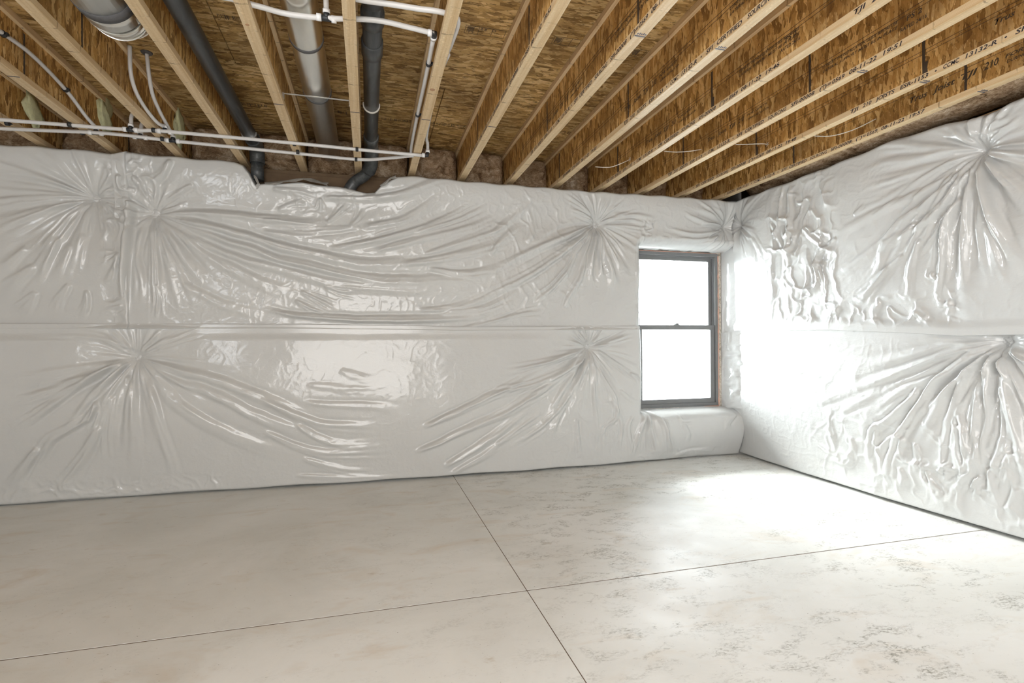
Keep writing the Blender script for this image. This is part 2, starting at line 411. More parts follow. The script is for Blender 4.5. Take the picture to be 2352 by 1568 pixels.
class Sheet:
    def __init__(s, name, us, bot, top, place, rows=190, gain=1.0):
        s.name = name; s.gain = gain; s.place = place; s.us = us
        n = rows; t = np.linspace(0, 1, n); e = np.array([0, .0012, .0028, .005, .008])
        t = np.unique(np.concatenate([e, t, 1-e]))
        B = bot(us); T = top(us)
        s.U = np.tile(us, (len(t), 1)).astype(np.float64); s.V = B[None, :]+(T-B)[None, :]*t[:, None]
        s.B = B; s.Tp = T; s.D = np.zeros_like(s.U); s.mask = None
    def fold(s, pts, amp, w, w1=None, asym=1.7, tin=.12, sub=4):
        pts = spline(pts, sub) if sub else pts
        w1 = w1 or w; R = 4*max(w, w1)*asym
        xs = [p[0] for p in pts]; ys = [p[1] for p in pts]
        i0, i1 = np.searchsorted(s.us, [min(xs)-R, max(xs)+R])
        if i1-i0 < 2: return
        vv = s.V[:, (i0+i1)//2]
        j0, j1 = np.searchsorted(vv, [min(ys)-R-.03, max(ys)+R+.03])
        if j1-j0 < 2: return
        U = s.U[j0:j1, i0:i1]; V = s.V[j0:j1, i0:i1]
        wob = .25*w*fbm(U*9+xs[0]*7, V*9+ys[0]*5, 2)*2
        sd, t = seg_field(U, V, pts, w)
        sd = sd+wob
        wl = w+(w1-w)*t
        a = np.where(sd > 0, sd/(wl*asym), sd/wl)
        env = sm(0, tin, t)*(1-sm(.55, 1, t))
        prof = np.exp(-a*a) - .45*np.exp(-((sd/wl-2.2)/1.1)**2)
        s.D[j0:j1, i0:i1] += s.gain*amp*env*prof
    def echo(s, pts, amp, w):
        """weaker wrinkles running alongside a main fold"""
        for sg in (-1, 1):
            o = sg*(.022+.022*RNG.random()); n = len(pts); P = []
            for k, p in enumerate(pts):
                a = pts[max(k-1, 0)]; b_ = pts[min(k+1, n-1)]; dx, dy = b_[0]-a[0], b_[1]-a[1]; l = math.hypot(dx, dy)+1e-9
                f = k/(n-1); P.append((p[0]-dy/l*o*(.25+f), p[1]+dx/l*o*(.25+f)))
            s.fold(P, amp*(.25+.3*RNG.random()), w*.6, w*.8, tin=.2, sub=2)
    def fan(s, c, angs, L, amp, w=.006, w1=.028, grav=0.5, r0=.03, rnd=.35, only=None):
        """folds running out of a gathered fastening; angles in degrees, 0 = +u, 90 = up"""
        for a in angs:
            l = L*(1-rnd*RNG.random()); aa = math.radians(a+RNG.normal()*3)
            p = [c[0]+r0*math.cos(aa), c[1]+r0*math.sin(aa)]; P = [tuple(p)]
            n = 7; st = l/n
            for q in range(n):
                # hanging folds turn towards the floor
                tgt = -PI/2; da = math.atan2(math.sin(tgt-aa), math.cos(tgt-aa))
                if abs(da) < 2.0: aa += grav*da*st/.5*.5 + RNG.normal()*.06
                else: aa += RNG.normal()*.06
                p = [p[0]+st*math.cos(aa), p[1]+st*math.sin(aa)]; P.append(tuple(p))
            A = amp*(.5+.9*RNG.random())*(1 if RNG.random() > .3 else -.7)
            s.fold(P, A, w, w1*(.6+.7*RNG.random()), asym=1.2+RNG.random(), tin=.15, sub=2)
    def pinch(s, c, depth=.07, R=.07, wide=.035, RW=.35, nf=22, fa=.006):
        dx = s.U-c[0]; dy = s.V-c[1]; r = np.hypot(dx, dy)+1e-6; th = np.arctan2(dy, dx)
        s.D += -depth*np.exp(-(r/R)**1.3) - wide*np.exp(-(r/RW)**2)
        s.D += fa*np.exp(-((r-.14)/.16)**2)*vn(np.cos(th)*nf/3+50+c[0]*9, np.sin(th)*nf/3+50+r*1.5)*2
    def crinkle(s, box, amp, sc=14, soft=.08, st=1.0, rot=0.):
        u0, u1, v0, v1 = box
        m = sm(u0-soft, u0+soft, s.U)*(1-sm(u1-soft, u1+soft, s.U))*sm(v0-soft, v0+soft, s.V)*(1-sm(v1-soft, v1+soft, s.V))
        ur = s.U*math.cos(rot)+s.V*math.sin(rot); vr = -s.U*math.sin(rot)+s.V*math.cos(rot)
        wx = fbm(s.U*8+3, s.V*8, 2)*.08
        s.D += amp*m*(ridged((ur+wx)*sc, (vr+wx)*sc*st)-.5)
    def build(s, H, mat=None, parent=None):
        P = s.place(s.U, s.V, H)
        nv, nu = s.U.shape
        idx = np.arange(nv*nu).reshape(nv, nu)
        f = np.stack([idx[:-1, :-1], idx[:-1, 1:], idx[1:, 1:], idx[1:, :-1]], -1).reshape(-1, 4)
        if s.mask is not None:
            k = (s.mask[:-1, :-1] & s.mask[:-1, 1:] & s.mask[1:, 1:] & s.mask[1:, :-1]).reshape(-1); f = f[k]
            used = np.unique(f); re = -np.ones(nv*nu, dtype=np.int64); re[used] = np.arange(len(used))
            P = P.reshape(-1, 3)[used]; f = re[f]
        me = bpy.data.meshes.new(s.name)
        P = P.reshape(-1, 3).astype(np.float32)
        me.vertices.add(len(P)); me.vertices.foreach_set('co', P.reshape(-1))
        me.loops.add(f.size); me.loops.foreach_set('vertex_index', f.reshape(-1).astype(np.int32))
        me.polygons.add(len(f)); me.polygons.foreach_set('loop_start', np.arange(0, f.size, 4, dtype=np.int32))
        me.polygons.foreach_set('loop_total', np.full(len(f), 4, dtype=np.int32))
        me.update(calc_edges=True); me.validate()
        return finish(s.name, me, mat or M['poly'], parent, smooth=True)
    def roll(s, w_b=.03, w_t=.03, w_l=0, w_r=0):
        """1 in the field, rounding off to 0 at the edges"""
        r = np.ones_like(s.U)
        def q(d, w):
            x = np.clip(1-d/w, 0, 1); return np.sqrt(np.clip(1-x*x, 0, 1))
        if w_b: r = np.minimum(r, q(s.V-s.B[None, :], w_b))
        if w_t: r = np.minimum(r, q(s.Tp[None, :]-s.V, w_t))
        if w_l: r = np.minimum(r, q(s.U-s.us[0], w_l))
        if w_r: r = np.minimum(r, q(s.us[-1]-s.U, w_r))
        return r

def bp(ox, oy, sc, pts, y=4.22):      # crop pixels -> back wall (x, z)
    out = []
    for a, b_ in pts:
        q = at(ox+a/sc, oy+b_/sc, 1, y); out.append((q[0], q[2]))
    return out
def rp(ox, oy, sc, pts, x=3.31):      # crop pixels -> right wall (y, z)
    out = []
    for a, b_ in pts:
        q = at(ox+a/sc, oy+b_/sc, 0, x); out.append((q[1], q[2]))
    return out
def place_back(U, V, H): return np.stack([U, YW-H, V], -1)
def place_right(U, V, H): return np.stack([XW-H, U, V], -1)
def interp(x, xs, ys): return np.interp(x, xs, ys)
DU = .0068

def opening_roll(s, x0, z0, x1, z1, w, rc=.05):
    """distance outside the window opening; returns rounding factor and mask"""
    cx, cz = (x0+x1)/2, (z0+z1)/2; hx, hz = (x1-x0)/2, (z1-z0)/2
    qx = np.abs(s.U-cx)-hx; qz = np.abs(s.V-cz)-hz
    d = np.hypot(np.maximum(qx, 0), np.maximum(qz, 0)) + np.minimum(np.maximum(qx, qz), 0)
    x = np.clip(1-d/w, 0, 1)
    return np.sqrt(np.clip(1-x*x, 0, 1)), d >= 0, d

def us_with(a, b, du, at_=()):
    u = np.arange(a, b+du/2, du)
    ex = [p+o for p in at_ for o in (-.004, -.0015, 0, .0015, .004, .008, .012, .018)]
    return np.unique(np.round(np.concatenate([u, ex]), 5)) if len(ex) else u

ZS = 1.178        # seam height of the two courses
def zt_back(x):
    return interp(x, [-3, -2.345, -1.9, -1.69, -1.6, -1.2, -.921, -.87, -.83, -.79, -.68, -.5, -.3, -.1, -.01, .05, .10, .215, .4, .73, 1.64, 3.0, 3.4],
                  [2.40, 2.395, 2.405, 2.398, 2.41, 2.403, 2.402, 2.385, 2.33, 2.246, 2.268, 2.284, 2.278, 2.262, 2.244, 2.246, 2.305, 2.385, 2.397, 2.39, 2.385, 2.395, 2.395]) + .004*np.sin(x*23)
# lower edge of the upper course is nearly level
def zs_back(x): return interp(x, [-3, -2.3, -.5, .4, .66, 2.4, 3.4], [1.183, 1.181, 1.184, 1.176, 1.169, 1.182, 1.185])

P1 = bp(0, 0, 1, [(213, 452)])[0]; P2 = bp(0, 0, 1, [(352, 488)])[0]; P3 = bp(0, 0, 1, [(312, 820)])[0]
P4 = bp(0, 0, 1, [(1373, 513)])[0]; P5 = bp(0, 0, 1, [(1354, 797)])[0]; P6 = (3.235, 2.155)
P7 = rp(0, 0, 1, [(2240, 342)])[0]; P8 = rp(0, 0, 1, [(2285, 784)])[0]

def h_upper(s):
    h = .125+.03*np.sin(np.clip((s.V-1.2)/1.2, 0, 1)*PI) + .06*sm(2.05, 2.36, s.V)
    h += .012*fbm(s.U*1.3+4, s.V*1.8, 3)
    return h

# ---- upper course, left piece
s = Sheet('insulation_blanket', np.arange(-2.95, -1.585, DU), zs_back, zt_back, place_back, gain=1.25)
s.pinch(P1, .05, .05, .03, .3, fa=.009)
s.fan(P1, list(range(150, 262, 7)), .85, .0085, .006, .026, .25)
s.fan(P1, list(range(262, 330, 8)), .3, .006, .004, .012, .3)
s.fan(P1, list(range(95, 150, 8)), .5, .005, .005, .02, 0)
z4 = lambda pts: bp(0, 420, 4.355, pts)
for pts, a, w in [([(900, 170), (700, 330), (600, 470), (320, 790)], .014, .010), ([(760, 180), (500, 290), (250, 440), (0, 560)], .013, .014),
                  ([(780, 175), (400, 240), (0, 440)], .010, .016), ([(750, 140), (400, 160), (0, 260)], .009, .016), ([(750, 105), (400, 60), (0, 60)], .008, .016),
                  ([(600, 530), (500, 720), (340, 990)], .013, .016), ([(720, 600), (620, 800), (480, 1000)], .010, .016), ([(850, 500), (800, 750), (740, 920)], .008, .015),
                  ([(380, 820), (200, 960), (0, 1110)], .012, .016), ([(380, 1080), (280, 1200), (160, 1310)], .009, .013), ([(300, 640), (100, 820), (0, 880)], .008, .014),
                  ([(870, 1070), (860, 1220), (780, 1360)], .012, .010), ([(720, 1000), (600, 1160), (530, 1330)], .009, .011),
                  ([(1000, 220), (1060, 400), (1110, 580)], .010, .007), ([(1060, 290), (1130, 380), (1200, 460)], .009, .006), ([(1045, 185), (1130, 260), (1210, 330)], .010, .006),
                  ([(1210, 710), (1140, 900), (1075, 1060)], .016, .012), ([(1210, 700), (1150, 760), (1080, 820)], .012, .008), ([(1240, 1220), (1150, 1240), (1050, 1260)], .012, .009)]:
    s.fold(z4(pts), a*.85, w, w*1.5); s.echo(z4(pts), a, w)
s.crinkle((-1.75, -1.58, 1.2, 2.35), .012, 9, .05, .6)
H = h_upper(s)+s.D
ru = s.roll(.006, .035, 0, .012)
fade = sm(.0, .045, s.V-s.B[None, :])
H = (.155+ (H-.155)*(.25+.75*fade))
H = .06+(H-.06)*ru + .018*sm(-1.70, -1.60, s.U)
bl_ul = s.build(H)
tag(bl_ul, 'white plastic faced insulation blanket, upper left piece ending in a vertical lap', 'insulation', 'white insulation blankets on the walls')

# ---- upper course, long piece from the lap to the corner, cut out for the window
s = Sheet('insulation_blanket', us_with(-1.68, 3.30, DU, (2.36,)), lambda u: zs_back(u)+0*u, zt_back, place_back, gain=1.5)
s.pinch(P2, .05, .055, .03, .3, fa=.009); s.pinch(P4, .06, .05, .035, .33, fa=.008); s.pinch(P6, .05, .05, .05, .16, fa=.01)
s.fan(P2, list(range(-88, 8, 8)), .75, .0065, .006, .028, .12)
s.fan(P2, list(range(15, 170, 14)), .3, .006, .005, .016, 0)
s.fan(P4, list(range(190, 300, 7)), .7, .009, .006, .024, .35)
s.fan(P4, list(range(300, 356, 8)), .5, .004, .005, .02, .25)
s.fan(P4, list(range(0, 180, 9)), .32, .0065, .004, .014, 0, rnd=.5)
s.fan(P4, list(range(196, 350, 5)), .5, .004, .003, .010, .3); s.fan(P2, list(range(-84, 6, 6)), .5, .004, .003, .012, .15)
s.fan(P6, list(range(140, 250, 9)), .45, .010, .006, .016, 0)
z6 = lambda pts: bp(0, 300, 3.136, pts)
z2 = lambda pts: bp(600, 380, 3.92, pts)
z8 = lambda pts: bp(1150, 420, 4.126, pts)
FB = [
 (z6([(1180, 590), (1550, 600), (1900, 640), (2195, 670)])+z2([(560, 535), (750, 530)]), .014, .016),
 (z6([(1200, 620), (1600, 720), (1880, 800)])+z2([(150, 735), (400, 795), (600, 840), (800, 885), (1000, 905), (1250, 900), (1500, 880), (1700, 830)]), .020, .020),
 (z6([(1220, 650), (1600, 790), (1850, 865)])+z2([(100, 835), (400, 900), (800, 1000), (1100, 1038), (1500, 1045), (1900, 1010), (2200, 900), (2352, 820)]), .017, .020),
 (z6([(1230, 690), (1550, 860), (1800, 950)])+z2([(100, 925), (300, 985), (600, 1060), (900, 1100), (1400, 1130), (1900, 1105), (2200, 1000)]), .012, .020),
 (z2([(0, 1290), (300, 1350), (600, 1372), (1000, 1390), (1500, 1382), (1900, 1360), (2100, 1300), (2352, 1200)]), .016, .014),
 (z2([(1250, 905), (1600, 850), (1900, 780), (2150, 700), (2352, 600)]), .014, .016),
 (z2([(1000, 780), (1200, 730), (1500, 650), (1900, 550), (2200, 400)]), .014, .014),
 (z2([(700, 740), (1000, 690), (1300, 620), (1500, 560), (1800, 420), (2000, 300)]), .012, .014),
 (z2([(900, 570), (1200, 520), (1400, 440), (1600, 320), (1750, 250)]), .009, .015),
 (z2([(0, 500), (300, 530), (560, 535)]), .009, .011), (z2([(0, 600), (300, 655), (700, 670)]), .007, .014),
 (z2([(900, 555), (600, 590), (300, 610), (0, 600)]), .007, .012), (z2([(1500, 935), (1700, 965), (1900, 970), (2150, 930)]), .012, .012),
 (z2([(1800, 1470), (2100, 1405), (2352, 1330)]), .010, .010), (z2([(1000, 320), (1300, 265), (1600, 150), (1750, 130)]), .010, .014),
 (z2([(540, 300), (900, 315), (1200, 290), (1500, 250)]), .012, .013), (z2([(100, 225), (350, 255), (530, 300)]), .012, .011),
 (z2([(590, 525), (700, 430), (800, 330)]), .013, .009), (z2([(800, 560), (880, 480), (930, 380)]), .009, .009), (z2([(530, 300), (540, 380), (520, 430)]), .010, .009),
 (z2([(1350, 640), (1500, 580), (1800, 480), (2100, 330)]), .010, .010), (z2([(1450, 820), (1800, 700), (2100, 600), (2300, 480)]), .010, .012),
 (z2([(300, 1210), (450, 1290), (640, 1350)]), .010, .008), (z2([(350, 1130), (500, 1200), (680, 1290)]), .009, .008), (z2([(560, 1090), (700, 1130), (880, 1150)]), .009, .009),
 (z2([(1400, 1300), (1700, 1290), (2000, 1200), (2250, 1060)]), .009, .013), (z2([(1600, 1330), (1950, 1300), (2200, 1200), (2352, 1100)]), .010, .011),
 (z2([(600, 760), (900, 720), (1100, 660), (1350, 600)]), .007, .012), (z2([(150, 410), (300, 360), (450, 345)]), .008, .012),
 (z8([(860, 415), (600, 510), (300, 640), (0, 790), (-200, 900)]), .018, .014), (z8([(850, 430), (700, 560), (550, 680), (300, 850), (0, 1010), (-200, 1080)]), .018, .014),
 (z8([(860, 440), (700, 660), (620, 830), (480, 1000), (250, 1180)]), .018, .011), (z8([(870, 450), (790, 680), (740, 900), (640, 1080), (560, 1180)]), .014, .012),
 (z8([(900, 460), (860, 700), (850, 880), (900, 1000)]), .013, .009), (z8([(920, 460), (980, 700), (1050, 900), (1100, 1050)]), .008, .018),
 (z8([(960, 450), (1080, 700), (1200, 900), (1270, 980)]), .006, .018), (z8([(970, 400), (1150, 410), (1390, 440)]), .014, .010), (z8([(960, 370), (1150, 330), (1330, 310)]), .012, .010),
 (z8([(860, 350), (750, 290), (650, 250)]), .012, .009), (z8([(870, 310), (720, 200), (580, 115)]), .012, .008), (z8([(600, 1190), (640, 1100), (700, 960)]), .008, .012),
 (z8([(0, 1300), (200, 1240), (420, 1215)]), .009, .010), (z8([(240, 580), (300, 430), (210, 180)]), .008, .014), (z8([(-100, 700), (0, 560), (200, 400)]), .012, .014), (z8([(-100, 500), (0, 420), (150, 300), (180, 160)]), .010, .014),
 (z6([(870, 320), (880, 420), (960, 440), (930, 520)]), .014, .012), (z6([(960, 330), (1040, 450), (1100, 540)]), .016, .010), (z6([(1250, 220), (1180, 320), (1060, 390)]), .012, .012),
 (z6([(790, 210), (720, 280), (680, 330)]), .012, .010), (z6([(1400, 400), (1250, 470), (1160, 520)]), .010, .009),
 (z6([(1110, 680), (1190, 900), (1250, 1120), (1300, 1330)]), .009, .014), (z6([(1090, 680), (1110, 900), (1110, 1200), (1120, 1380)]), .011, .008), (z6([(1040, 690), (990, 900), (1030, 1100), (1010, 1300)]), .010, .012),
 (z6([(1130, 1100), (1140, 1220), (1120, 1370)]), .010, .006), (z6([(1180, 700), (1400, 1000), (1550, 1180)]), .006, .020), (z6([(1220, 680), (1600, 960), (1950, 1130), (2195, 1190)]), .008, .022), (z6([(1300, 1100), (1600, 1260), (1950, 1350)]), .005, .018),
]
for pts, a, w in FB: s.fold(pts, a, w, w*1.2, tin=.1, sub=3); s.echo(pts, a, w)
zc = lambda pts: bp(1400, 420, 2.375, pts)
for pts, a, w in [([(630, 240), (500, 215), (380, 160)], .012, .012), ([(620, 260), (450, 280), (300, 240)], .014, .013), ([(610, 290), (480, 310), (350, 300)], .010, .010),
                  ([(640, 230), (600, 170), (540, 130)], .010, .010), ([(0, 175), (120, 180), (260, 205)], .007, .012), ([(0, 205), (150, 215), (240, 240)], .009, .01)]:
    s.fold(zc(pts), a, w, w)
# vertical gathered fold beside the lap and hem above the seam
s.fold([(-1.60, 2.08), (-1.61, 1.8), (-1.63, 1.5), (-1.62, 1.22)], .03, .022, .018, tin=.03)
s.crinkle((-1.62, -1.40, 2.0, 2.40), .014, 8, .05, .7); s.crinkle((-.55, -.05, 2.05, 2.3), .008, 7, .08)
s.crinkle((2.32, 2.46, 1.95, 2.15), .016, 14, .03); s.crinkle((.9, 1.75, 1.3, 2.3), .007, 7, .2, .6, .5)
s.crinkle((-1.5, 3.2, 1.2, 2.35), .0022, 16, .05)
H = h_upper(s)+s.D
fade = sm(.0, .045, s.V-s.B[None, :])
H = .155+(H-.155)*(.2+.8*fade)
edge = .012*fbm(s.V*6, s.V*0+2, 3)
ro, keep, dd = opening_roll(s, 2.36, .3, 3.6, 1.931, .085)
ru = s.roll(.006, .035)
H = .05+(H-.05)*ru
H = -.10+(H+.10)*ro
H += np.where(dd < .09, .012*fbm(s.U*14, s.V*14, 3)*(dd < .09), 0)
s.mask = keep & ~((s.U > 2.36) & (s.V < 1.930))
bl_u = s.build(H)
tag(bl_u, 'long white insulation blanket of the upper course, sagging in curved folds beside the window', 'insulation', 'white insulation blankets on the walls')

# ---- lower course
hf = lambda x: interp(x, [-3, -2.4, -1.35, 0, 1.2, 2.2, 2.6, 2.8, 3.5], [.05, .05, .065, .14, .145, .115, .07, .05, .04])
s = Sheet('insulation_blanket', us_with(-2.95, 3.42, DU, (2.37,)), lambda u: 0*u+.004+.003*np.sin(u*9), lambda u: zs_back(u)+.035, place_back, rows=185, gain=1.5)
s.pinch(P3, .05, .055, .03, .33, fa=.008); s.pinch(P5, .06, .05, .03, .3, fa=.008)
s.fan(P3, list(range(185, 268, 8)), .85, .008, .006, .026, .3)
s.fan(P3, list(range(268, 355, 9)), .8, .0045, .006, .03, .25)
s.fan(P3, list(range(20, 175, 13)), .3, .005, .005, .015, 0)
s.fan(P5, list(range(190, 268, 8)), .75, .009, .006, .026, .3)
s.fan(P5, list(range(268, 350, 8)), .65, .006, .005, .02, .45)
s.fan(P5, list(range(194, 350, 5)), .5, .0045, .003, .011, .35); s.fan(P3, list(range(188, 352, 6)), .5, .0035, .003, .012, .3)
s.fan(P5, list(range(8, 178, 12)), .28, .007, .004, .013, 0)
y1 = lambda pts: bp(0, 700, 2.94, pts); y3 = lambda pts: bp(600, 740, 3.36, pts); y4 = lambda pts: bp(1150, 740, 4.126, pts)
FL = [
 (y1([(970, 370), (1200, 450), (1500, 520), (1800, 640), (2050, 760), (2300, 850)]), .010, .022), (y1([(980, 400), (1250, 530), (1500, 620), (1700, 730), (2000, 850), (2250, 900)]), .011, .020),
 (y1([(1000, 450), (1150, 640), (1400, 800), (1750, 960), (2100, 1030)]), .008, .022), (y1([(840, 370), (600, 460), (300, 510), (0, 540)]), .009, .016), (y1([(840, 385), (600, 500), (300, 600), (0, 700)]), .009, .018),
 (y1([(850, 380), (700, 560), (650, 640)]), .018, .012), (y1([(840, 375), (500, 570), (250, 750), (0, 890)]), .014, .014), (y1([(690, 620), (600, 760), (350, 900), (270, 1000), (100, 1160)]), .013, .015),
 (y1([(775, 590), (740, 700), (690, 900), (680, 1080)]), .011, .010), (y1([(660, 640), (650, 720), (580, 850)]), .012, .009), (y1([(690, 800), (600, 960), (480, 1120), (330, 1300)]), .015, .014),
 (y1([(260, 960), (130, 1110), (0, 1270)]), .015, .014), (y1([(900, 480), (910, 700), (890, 1000), (880, 1200)]), .006, .018), (y1([(1000, 500), (1100, 900), (1150, 1150), (1130, 1280)]), .007, .016),
 (y1([(890, 320), (750, 240), (500, 200), (200, 190)]), .010, .012), (y1([(880, 300), (800, 230), (730, 165)]), .012, .010), (y1([(970, 325), (1130, 245), (1300, 180)]), .011, .010), (y1([(1050, 310), (1250, 230), (1450, 175)]), .007, .010),
 (y1([(860, 470), (870, 560), (860, 700)]), .009, .012),
 (y3([(330, 620), (600, 640), (900, 650), (1100, 690)]), .005, .014), (y3([(0, 580), (200, 680), (450, 780), (700, 800), (950, 800)]), .009, .015), (y3([(250, 750), (400, 870), (650, 950), (1000, 930)]), .008, .014),
 (y3([(0, 830), (250, 950), (500, 1010), (800, 1000), (1050, 985)]), .009, .014), (y3([(300, 1050), (600, 1130), (900, 1140)]), .006, .012), (y3([(600, 370), (750, 420), (900, 450)]), .0025, .016),
 (y3([(250, 1190), (700, 1200), (1100, 1180)]), .006, .010), (y3([(350, 480), (650, 510), (950, 500)]), .003, .014),
 (y3([(1230, 810), (1400, 740), (1700, 600), (1950, 480), (2200, 340)]), .017, .013), (y3([(1170, 1010), (1400, 910), (1650, 790), (1900, 690), (2150, 520), (2352, 380)]), .018, .014),
 (y3([(1400, 1120), (1650, 970), (1900, 800), (2100, 640)]), .015, .014), (y3([(1450, 1180), (1700, 1040), (1900, 890)]), .009, .014), (y3([(1800, 950), (2000, 800), (2200, 660)]), .010, .012),
 (y4([(800, 270), (480, 360), (200, 430), (0, 460)]), .015, .011), (y4([(810, 285), (640, 430), (300, 580), (0, 650), (-300, 720)]), .017, .013), (y4([(800, 330), (640, 450), (400, 640), (0, 850)]), .014, .013),
 (y4([(830, 300), (780, 430), (700, 580), (600, 740), (350, 1000), (0, 1200)]), .018, .013), (y4([(900, 250), (1080, 400), (1250, 520), (1335, 600)]), .014, .010), (y4([(890, 230), (1100, 160), (1260, 100)]), .018, .011),
 (y4([(870, 200), (950, 130), (1000, 95)]), .014, .009), (y4([(810, 190), (760, 130), (730, 95)]), .016, .009), (y4([(900, 400), (960, 540), (1060, 700), (1080, 900), (970, 1000), (960, 1200), (980, 1340)]), .010, .011),
 (y4([(880, 400), (870, 700), (900, 1000), (860, 1340)]), .009, .013), (y4([(1020, 700), (1100, 850), (1140, 1040), (1100, 1250)]), .009, .011), (y4([(1200, 480), (1280, 520), (1320, 570)]), .012, .008),
 (y4([(1100, 640), (1250, 760), (1350, 800)]), .008, .012), (y4([(700, 900), (720, 1100), (740, 1300)]), .008, .012), (y4([(600, 780), (500, 950), (450, 1150)]), .008, .014), (y4([(1240, 880), (1200, 1000), (1240, 1200), (1250, 1320)]), .011, .011),
 (y4([(1385, 830), (1340, 950), (1290, 1120), (1255, 1300)]), .022, .012), (y4([(1400, 830), (1410, 1000), (1460, 1190), (1510, 1240)]), .017, .010), (y4([(1425, 830), (1520, 960), (1560, 1100), (1660, 1290)]), .020, .012),
 (y4([(1440, 825), (1540, 920), (1600, 965)]), .015, .010), (y4([(1680, 850), (1700, 930), (1820, 920)]), .010, .011), (y4([(1400, 900), (1380, 1060), (1400, 1260)]), .012, .010), (y4([(1700, 950), (1760, 1060), (1740, 1150)]), .008, .014),
 (y4([(2230, 850), (2130, 950), (2150, 1050)]), .008, .014), (y4([(1650, 1280), (1850, 1230), (2100, 1240)]), .010, .012),
]
for pts, a, w in FL: s.fold(pts, a, w, w*1.2, tin=.1, sub=3); s.echo(pts, a, w)
s.crinkle((-2.9, 3.3, .03, 1.1), .001, 16, .05); s.crinkle((1.3, 2.3, .05, .7), .005, 8, .15, .5, .3); s.crinkle((-2.6, -1, .02, .14), .010, 8, .04); s.crinkle((2.3, 3.2, .0, .10), .012, 7, .03)
z = s.V
H = hf(s.U)[()]+(.150-hf(s.U))*sm(0, .75, z) + .022*np.sin(np.clip(z/1.2, 0, 1)*PI) + .012*fbm(s.U*1.3, s.V*1.9+7, 3)
H = H+s.D*(.35+.65*sm(0, .10, z))
capt = sm(1.10, 1.16, z); H = H*(1-capt)+capt*np.minimum(H, .144)
# below the window the blanket bellies out and rolls over onto the ledge
und = sm(2.36, 2.52, s.U)
H += und*(.09*np.sin(np.clip(z/.46, 0, 1)*PI)*.8)*(z < .46)
ro, keep, dd = opening_roll(s, 2.37, .462, 3.7, 1.8, .085)
H = .0+(H-.0)*s.roll(.025, 0, 0, .05)
H = -.10+(H+.10)*ro
s.mask = keep & ~((s.U > 2.37) & (s.V > .462))
bl_l = s.build(H)
tag(bl_l, 'white insulation blanket of the lower course, standing on the floor and passing under the window', 'insulation', 'white insulation blankets on the walls')

# ---- right wall
def ztr(y): return interp(y, [0, 1.7, 1.92, 2.05, 2.12, 2.36, 2.66, 3.14, 3.65, 4.3], [2.40, 2.39, 2.372, 2.355, 2.342, 2.375, 2.398, 2.39, 2.388, 2.40]) + .004*np.sin(y*19)
def zsr(y): return interp(y, [0, 1.9, 2.3, 2.6, 3.2, 4.3], [1.100, 1.100, 1.098, 1.120, 1.155, 1.175])
YR0 = 1.05
s = Sheet('insulation_blanket', np.arange(YR0, 4.345, DU), zsr, ztr, place_right)
s.pinch(P7, .09, .06, .05, .38, fa=.014); s.pinch((4.20, 2.155), .06, .06, .04, .18, fa=.012)
s.fan(P7, list(range(272, 350, 7)), .95, .013, .007, .024, .30)
s.fan(P7, list(range(190, 272, 9)), .85, .014, .007, .026, .2)
s.fan(P7, list(range(192, 350, 5)), .6, .006, .003, .012, .25)
s.fan(P7, list(range(15, 165, 12)), .28, .009, .005, .016, 0)
s.fan((4.2, 2.155), list(range(180, 300, 10)), .35, .012, .006, .016, .2)
q7 = lambda pts: rp(1700, 200, 2.6135, pts)
